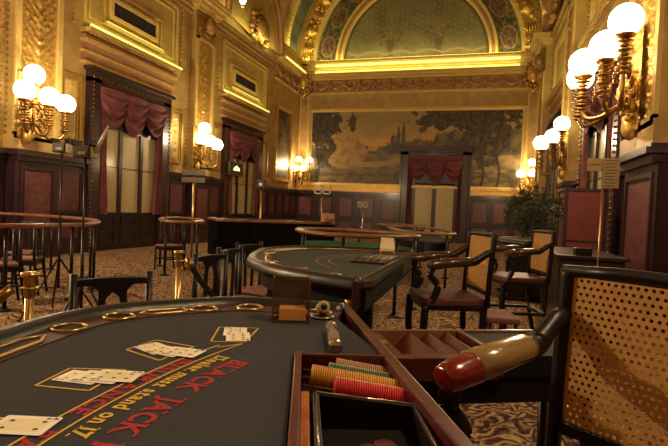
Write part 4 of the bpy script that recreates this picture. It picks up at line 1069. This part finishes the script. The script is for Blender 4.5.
# right-hand low cabinet / table
cb = thing_at('side_cabinet',(1.02,6.25,0),0)
m = MB(); m.box(-.24,.36,-.75,.75,.05,.86); m.build('cabinet_body','mahogany_dark',cb,bevel=.008)
m = MB(); m.box(-.27,.39,-.79,.79,.86,.90); m.build('cabinet_top','mahogany_dark',cb,bevel=.008)
m = MB(); m.box(-.2,.32,-.7,.7,0,.05); m.build('plinth','ebony',cb)
tag(cb,'low dark cabinet with reddish top below the potted plant','cabinet')
bb = thing_at('ballot_box',(1.0,5.56,.9),.1); m = MB(); m.box(-.075,.075,-.06,.06,0,.075); m.build('box_body','ebony',bb,bevel=.004); m = MB(); m.box(-.05,.05,-.006,.006,.075,.077); m.build('slot','brass_dark',bb)
tag(bb,'small black box on the low cabinet by the brass sign stand','box')
# second foot stool
fs_ = thing_at('footstool',(.17,4.35,0),.2); m = MB(); m.box(-.13,.13,-.2,.2,.40,.45); m.build('seat','seat_pink',fs_,bevel=.015)
for x in (-.1,.1):
    for y in (-.17,.17): m = MB(); m.tube([(x,y,.4),(x*1.15,y*1.1,0)], .016, 8); m.build('leg','ebony',fs_)
tag(fs_,'small stool with pink seat between the two farther armchairs','stool')
# table by the farther armchair (dealer table seen end on)
O3 = [(.98,9.3),(.7,9.25),(.35,8.9),(.25,8.4),(.4,7.9),(.75,7.65),(.98,7.62)]
T3, P3, B3, _, _ = blackjack(O3, 'felt_far', 'third dark blackjack table partly hidden behind farther armchair', 1, None, edge_m='mahogany')

# folding partition and plant
pt = thing_at('wooden_partition',(1.52,8.45,0),0)
m = MB(); m.box(-.28,.28,-.02,.02,.04,1.72); m.build('panel','panel_red',pt,bevel=.005)
m = MB(); m.box(-.30,-.25,-.03,.03,0,1.76); m.box(.25,.30,-.03,.03,0,1.76); m.box(-.28,.28,-.03,.03,1.70,1.75); m.box(-.28,.28,-.028,.028,.92,.95); m.build('panel_frame','mahogany',pt,bevel=.004)
tag(pt,'reddish polished wooden partition panel behind the brass sign stand','partition')
pl = thing_at('potted_plant',(.98,10.6,0))
m = MB(); m.lathe([(.22,0),(.30,.5),(.33,.55),(.31,.57),(.27,.52)], (0,0,0), 20); m.build('pot','terracotta',pl)
m = MB(); m.lathe([(.26,.50),(.25,.51)], (0,0,0), 16); m.build('soil','ebony_matte',pl)
rnd = random.Random(9); m = MB()
tips = []
for i in range(26):
    a = rnd.uniform(0,2*PI); r = rnd.uniform(.15,.5); z = rnd.uniform(1.15,1.75); m.tube(catmull([(.05*math.cos(a),.05*math.sin(a),.5),(r*.3*math.cos(a),r*.3*math.sin(a),.9),(r*math.cos(a),r*math.sin(a),z)],3), [.014]*4+[.009]*3, 5); tips.append((r*math.cos(a), r*math.sin(a), z))
m.build('stems','plant_stem',pl)
m = MB()
for i in range(3600):
    while True:
        p = Vector((rnd.uniform(-1,1), rnd.uniform(-1,1), rnd.uniform(-1,1)))
        if p.length < 1: break
    p = Vector((p.x*.58, p.y*.58, p.z*.50+1.36+.05*math.sin(p.x*9)))
    if noise.noise(p*4.5) < -.18: continue
    d = Vector((rnd.gauss(0,1), rnd.gauss(0,1), rnd.gauss(0,.6))).normalized(); n_ = d.orthogonal().normalized(); l = rnd.uniform(.05,.085)
    a,b,c,e = p-d*l*.5, p+n_*l*.26, p+d*l*.5, p-n_*l*.26; m.add([a,b,c,e], [(0,1,2),(0,2,3)])
m.build('foliage','plant_leaf',pl); tag(pl,'bushy dark green potted plant against the right rear corner','plant')

# ---- stanchions and ropes
def stanchion(x,y,label,h=.95):
    t = empty('rope_post',(x,y,0)); m = MB(); m.lathe([(.15,0),(.15,.015),(.05,.03),(.024,.05)], (0,0,0), 20); m.build('base','brass_dark',t)
    m = MB(); m.lathe([(.0165,.04),(.0165,h-.1)], (0,0,0), 14); m.build('pole','brass',t)
    m = MB(); m.lathe([(.017,h-.1),(.021,h-.09),(.021,h-.02),(.034,h-.015),(.034,h),(.02,h+.004)], (0,0,0), 16); m.tube([(.027*math.cos(2*PI*i/12), .027*math.sin(2*PI*i/12), h-.06) for i in range(12)], .005, 5, closed=True); m.build('collar','brass',t)
    tag(t,label,'rope post','brass rope posts'); return t
stanchion(-1.70,1.53,'nearest brass rope post behind the left rim of foreground table')
stanchion(-1.81,2.70,'second brass rope post standing on open carpet left of chairs')
def rope(pts, label):
    p0 = Vector(pts[0]); m = MB(); m.tube([Vector(p)-p0 for p in catmull(pts,5)], .019, 10); o = empty('velvet_rope', p0); m.build('rope','ebony_matte',o)
    for a,b in ((0,1),(-1,-2)):
        u = Vector(pts[a])-p0; d = (Vector(pts[b])-Vector(pts[a])).normalized(); m = MB(); m.tube([u, u+d*.07], .020, 10); m.build('rope_end','brass_dark',o)
    tag(o,label,'rope'); return o
rope([(-1.76,1.50,.885),(-1.86,1.42,.76),(-1.95,1.3,.62),(-2.05,1.1,.55),(-2.2,.8,.62),(-2.35,.5,.85)],'dark velvet rope falling left from the nearest brass post')
rope([(-1.79,2.76,.90),(-1.70,2.76,.78),(-1.62,2.76,.70),(-1.55,2.74,.66),(-1.48,2.70,.66)],'dark velvet rope running right from the second brass post')
# ---- signs on poles
def sign_stand(x,y,h,plates,label,pole='brass',r=.016,base=.16,face='sign_plate'):
    t = empty('sign_stand',(x,y,0)); m = MB(); m.lathe([(base,0),(base,.02),(.04,.04),(r,.07)], (0,0,0), 20); m.build('base','brass_dark',t)
    m = MB(); m.lathe([(r,.05),(r,h)], (0,0,0), 10); m.build('pole',pole,t)
    for x0,x1,z0,z1,lines in plates:
        m = MB(); m.box(x0,x1,-.03,-.018,z0,z1); p = m.build('sign_plate',face,t,bevel=.003)
        m = MB(); 
        for k in range(lines):
            zz = z1-(z1-z0)*(k+.7)/(lines+.4); m.box(x0+.012,x1-.012-(k%3)*.012,-.0315,-.0302,zz-.004,zz+.004)
        if lines: m.build('sign_rules','sign_dark',p)
    tag(t,label,'sign stand'); return t
o = sign_stand(1.02,4.95,1.80,[(-.135,-.012,1.70,1.815,1),(-.005,.125,1.55,1.815,9)],'brass sign stand with two small text plates at right',r=.008)
o = sign_stand(-5.36,8.4,1.9,[(-.26,.26,1.80,1.9,0),(-.26,.26,1.66,1.76,0)],'brass pole with two dark sign bars before left sconce',face='sign_dark',r=.022,base=.26)
o = sign_stand(-5.55,11.86,1.74,[],'short brass pole topped by a black square head',r=.03,base=.2)
m = MB(); m.box(-.12,.12,-.06,.06,1.74,1.97); m.build('black_head','ebony',o,bevel=.01)
m = MB(); m.box(-.04,.04,-.065,-.06,1.8,1.87); m.build('lens','chrome',o)
def open_sign(x,y,z,wd,ht,n,label):
    t = empty('sign_stand',(x,y,0)); m = MB(); m.lathe([(.14,0),(.14,.02),(.02,.05)], (0,0,0), 16); m.build('base','brass_dark',t); m = MB(); m.lathe([(.014,.04),(.014,z)], (0,0,0), 8); m.build('pole','chrome',t)
    for k in range(n):
        x0 = -wd/2+wd/n*k+.01; x1 = x0+wd/n-.02; m = MB()
        for a,b,c,d in ((x0,x1,z,z+.03),(x0,x1,z+ht-.03,z+ht),(x0,x0+.03,z,z+ht),(x1-.03,x1,z,z+ht)): m.box(a,b,-.01,.01,c,d)
        m.box(x0,x1,-.01,.01,z+ht*.45,z+ht*.55); m.build('sign_frame','sign_white',t)
    tag(t,label,'sign stand')
open_sign(-3.92,12.0,1.64,.46,.22,2,'white framed double sign on thin pole before the painting')
open_sign(-3.32,14.0,1.36,.34,.17,2,'smaller white framed sign on pole left of the double door')
# tripod stands with clamp heads
def tripod(x,y,h,spread,label,arm):
    t = empty('tripod_stand',(x,y,0)); m = MB(); m.tube([(0,0,.35),(0,0,h-.15)], .009, 8); m.tube([(0,0,.3),(0,0,1.0)], .014, 8); m.build('pole','ebony',t)
    for k in range(3):
        a = 2*PI*k/3+.4; m = MB(); m.tube([(0,0,.62),(spread*math.cos(a),spread*math.sin(a),.01)], .011, 6); m.tube([(0,0,.3),(spread*.5*math.cos(a),spread*.5*math.sin(a),.32)], .007, 5); m.build('leg','ebony',t)
    m = MB(); m.box(-.09,.08,-.05,.05,h-.15,h-.05); m.box(-.105,-.085,-.06,.06,h-.05,h+.0); m.box(.06,.08,-.04,.04,h-.05,h+.0); m.build('lamp_head','ebony',t,bevel=.01)
    m = MB(); m.box(-.03,.05,-.056,-.05,h-.125,h-.10); m.box(.08,.105,-.04,.02,h-.15,h-.06); m.build('head_highlight','chrome',t)  # bright pieces stand in for the highlight on the black head
    if arm:
        m = MB(); m.tube([(.10,0,h-.10),(.22,0,h+.12)], [.022,.006], 6); m.build('lamp_wand','sign_white',t)
    tag(t,label,'tripod stand')
tripod(-4.28,4.2,1.88,.42,'black tripod stand with clamp head before the left sconce',False)
tripod(-3.18,3.36,1.74,.33,'black tripod stand with slanting pale wand by left door',True)
# exit sign hanging before farther left door
ex = thing_at('exit_sign', (LX+.34,16.2,2.60)); 
m = MB(); m.box(-.03,.03,-.52,.52,-.26,.22); m.build('sign_box','exit_face',ex,bevel=.01)
m = MB(); m.box(.031,.036,-.52,.52,-.26,-.23); m.box(.031,.036,-.52,.52,.19,.22); m.box(.031,.036,-.52,-.49,-.26,.22); m.box(.031,.036,.49,.52,-.26,.22); m.build('sign_border','brass_dark',ex)
m = MB(); m.box(.031,.037,-.22,.24,-.08,-.03)
m.add([(.036,-.05,-.03),(.036,.02,-.03),(.036,.06,.10),(.036,-.02,.09)], [(0,1,2,3)]); m.add([(.036,.06,-.03),(.036,.20,-.03),(.036,.22,.02),(.036,.10,.06)], [(0,1,2,3)]); m.add([(.036,-.2,-.03),(.036,-.11,-.03),(.036,-.08,.07),(.036,-.13,.05)], [(0,1,2,3)])
m.build('lit_pictogram','exit_green',ex)
m = MB(); m.box(-.34,-.03,-.45,-.4,-.02,.02); m.box(-.34,-.03,.4,.45,-.02,.02); m.build('bracket','ebony',ex)
tag(ex,'dark exit sign with green lit pictogram before farther left door','exit sign')

def cove_lamp(f, s0, s1, n, z, e, tilt=0):
    a = Vector(f(s0,n,z)); b = Vector(f(s1,n,z)); l = bpy.data.lights.new('cove_lamp','AREA'); l.shape = 'RECTANGLE'; l.size = (b-a).length; l.size_y = .06; l.energy = e; l.color = (1,.86,.30)
    o = bpy.data.objects.new('cove_lamp', l); o.location = (a+b)/2
    d = (b-a).normalized(); nrm = (Vector(f(s0,n-1,z))-a); dr = (Vector((0,0,1))+nrm*tilt).normalized()   # shines up, leaning to the wall
    y = (-dr).cross(d); o.matrix_world = Matrix.Translation(o.location) @ Matrix((d, y, -dr)).transposed().to_4x4(); COL.objects.link(o)
for s0,s1 in ((9.24,12.77),(15.3,19.03)): cove_lamp(fL,s0,s1,.32,5.28,12)
for s0,s1 in ((8.6,12.2),(14.6,18.2)): cove_lamp(fR,s0,s1,.32,5.28,20)
cove_lamp(fB,LX+.9,RX-.9,.46,8.42,80,.25)
cove_lamp(fB,LX+.9,RX-.9,.50,7.93,30,.6)
cove_lamp(fL,20.3,22.8,.5,8.45,30,.1); cove_lamp(fL,13.55,14.85,.5,7.8,14,.1); cove_lamp(fL,15.6,19.4,.5,7.6,26,.2); cove_lamp(fR,14,22,.5,8.45,40,.1)
# ------------------------------------------------------------------ camera, world
cam = bpy.data.cameras.new('camera'); cam.sensor_width = 36; cam.lens = 495.155/668*36; cam.clip_start = .02
co = bpy.data.objects.new('camera', cam); COL.objects.link(co)
R = Matrix(((.95712,-.04955,.28542),(.28634,.01248,-.95805),(.04391,.99869,.02613)))
co.matrix_world = Matrix.Translation((0,0,1.25)) @ R.to_4x4()
bpy.context.scene.camera = co
w = bpy.data.worlds.new('world'); bpy.context.scene.world = w; w.use_nodes = True
w.node_tree.nodes['Background'].inputs[0].default_value = (.35,.22,.3,1); w.node_tree.nodes['Background'].inputs[1].default_value = .05
vs = bpy.context.scene.view_settings; vs.view_transform = 'Standard'; vs.look = 'None'; vs.exposure = 0; vs.gamma = 1; vs.use_curve_mapping = False
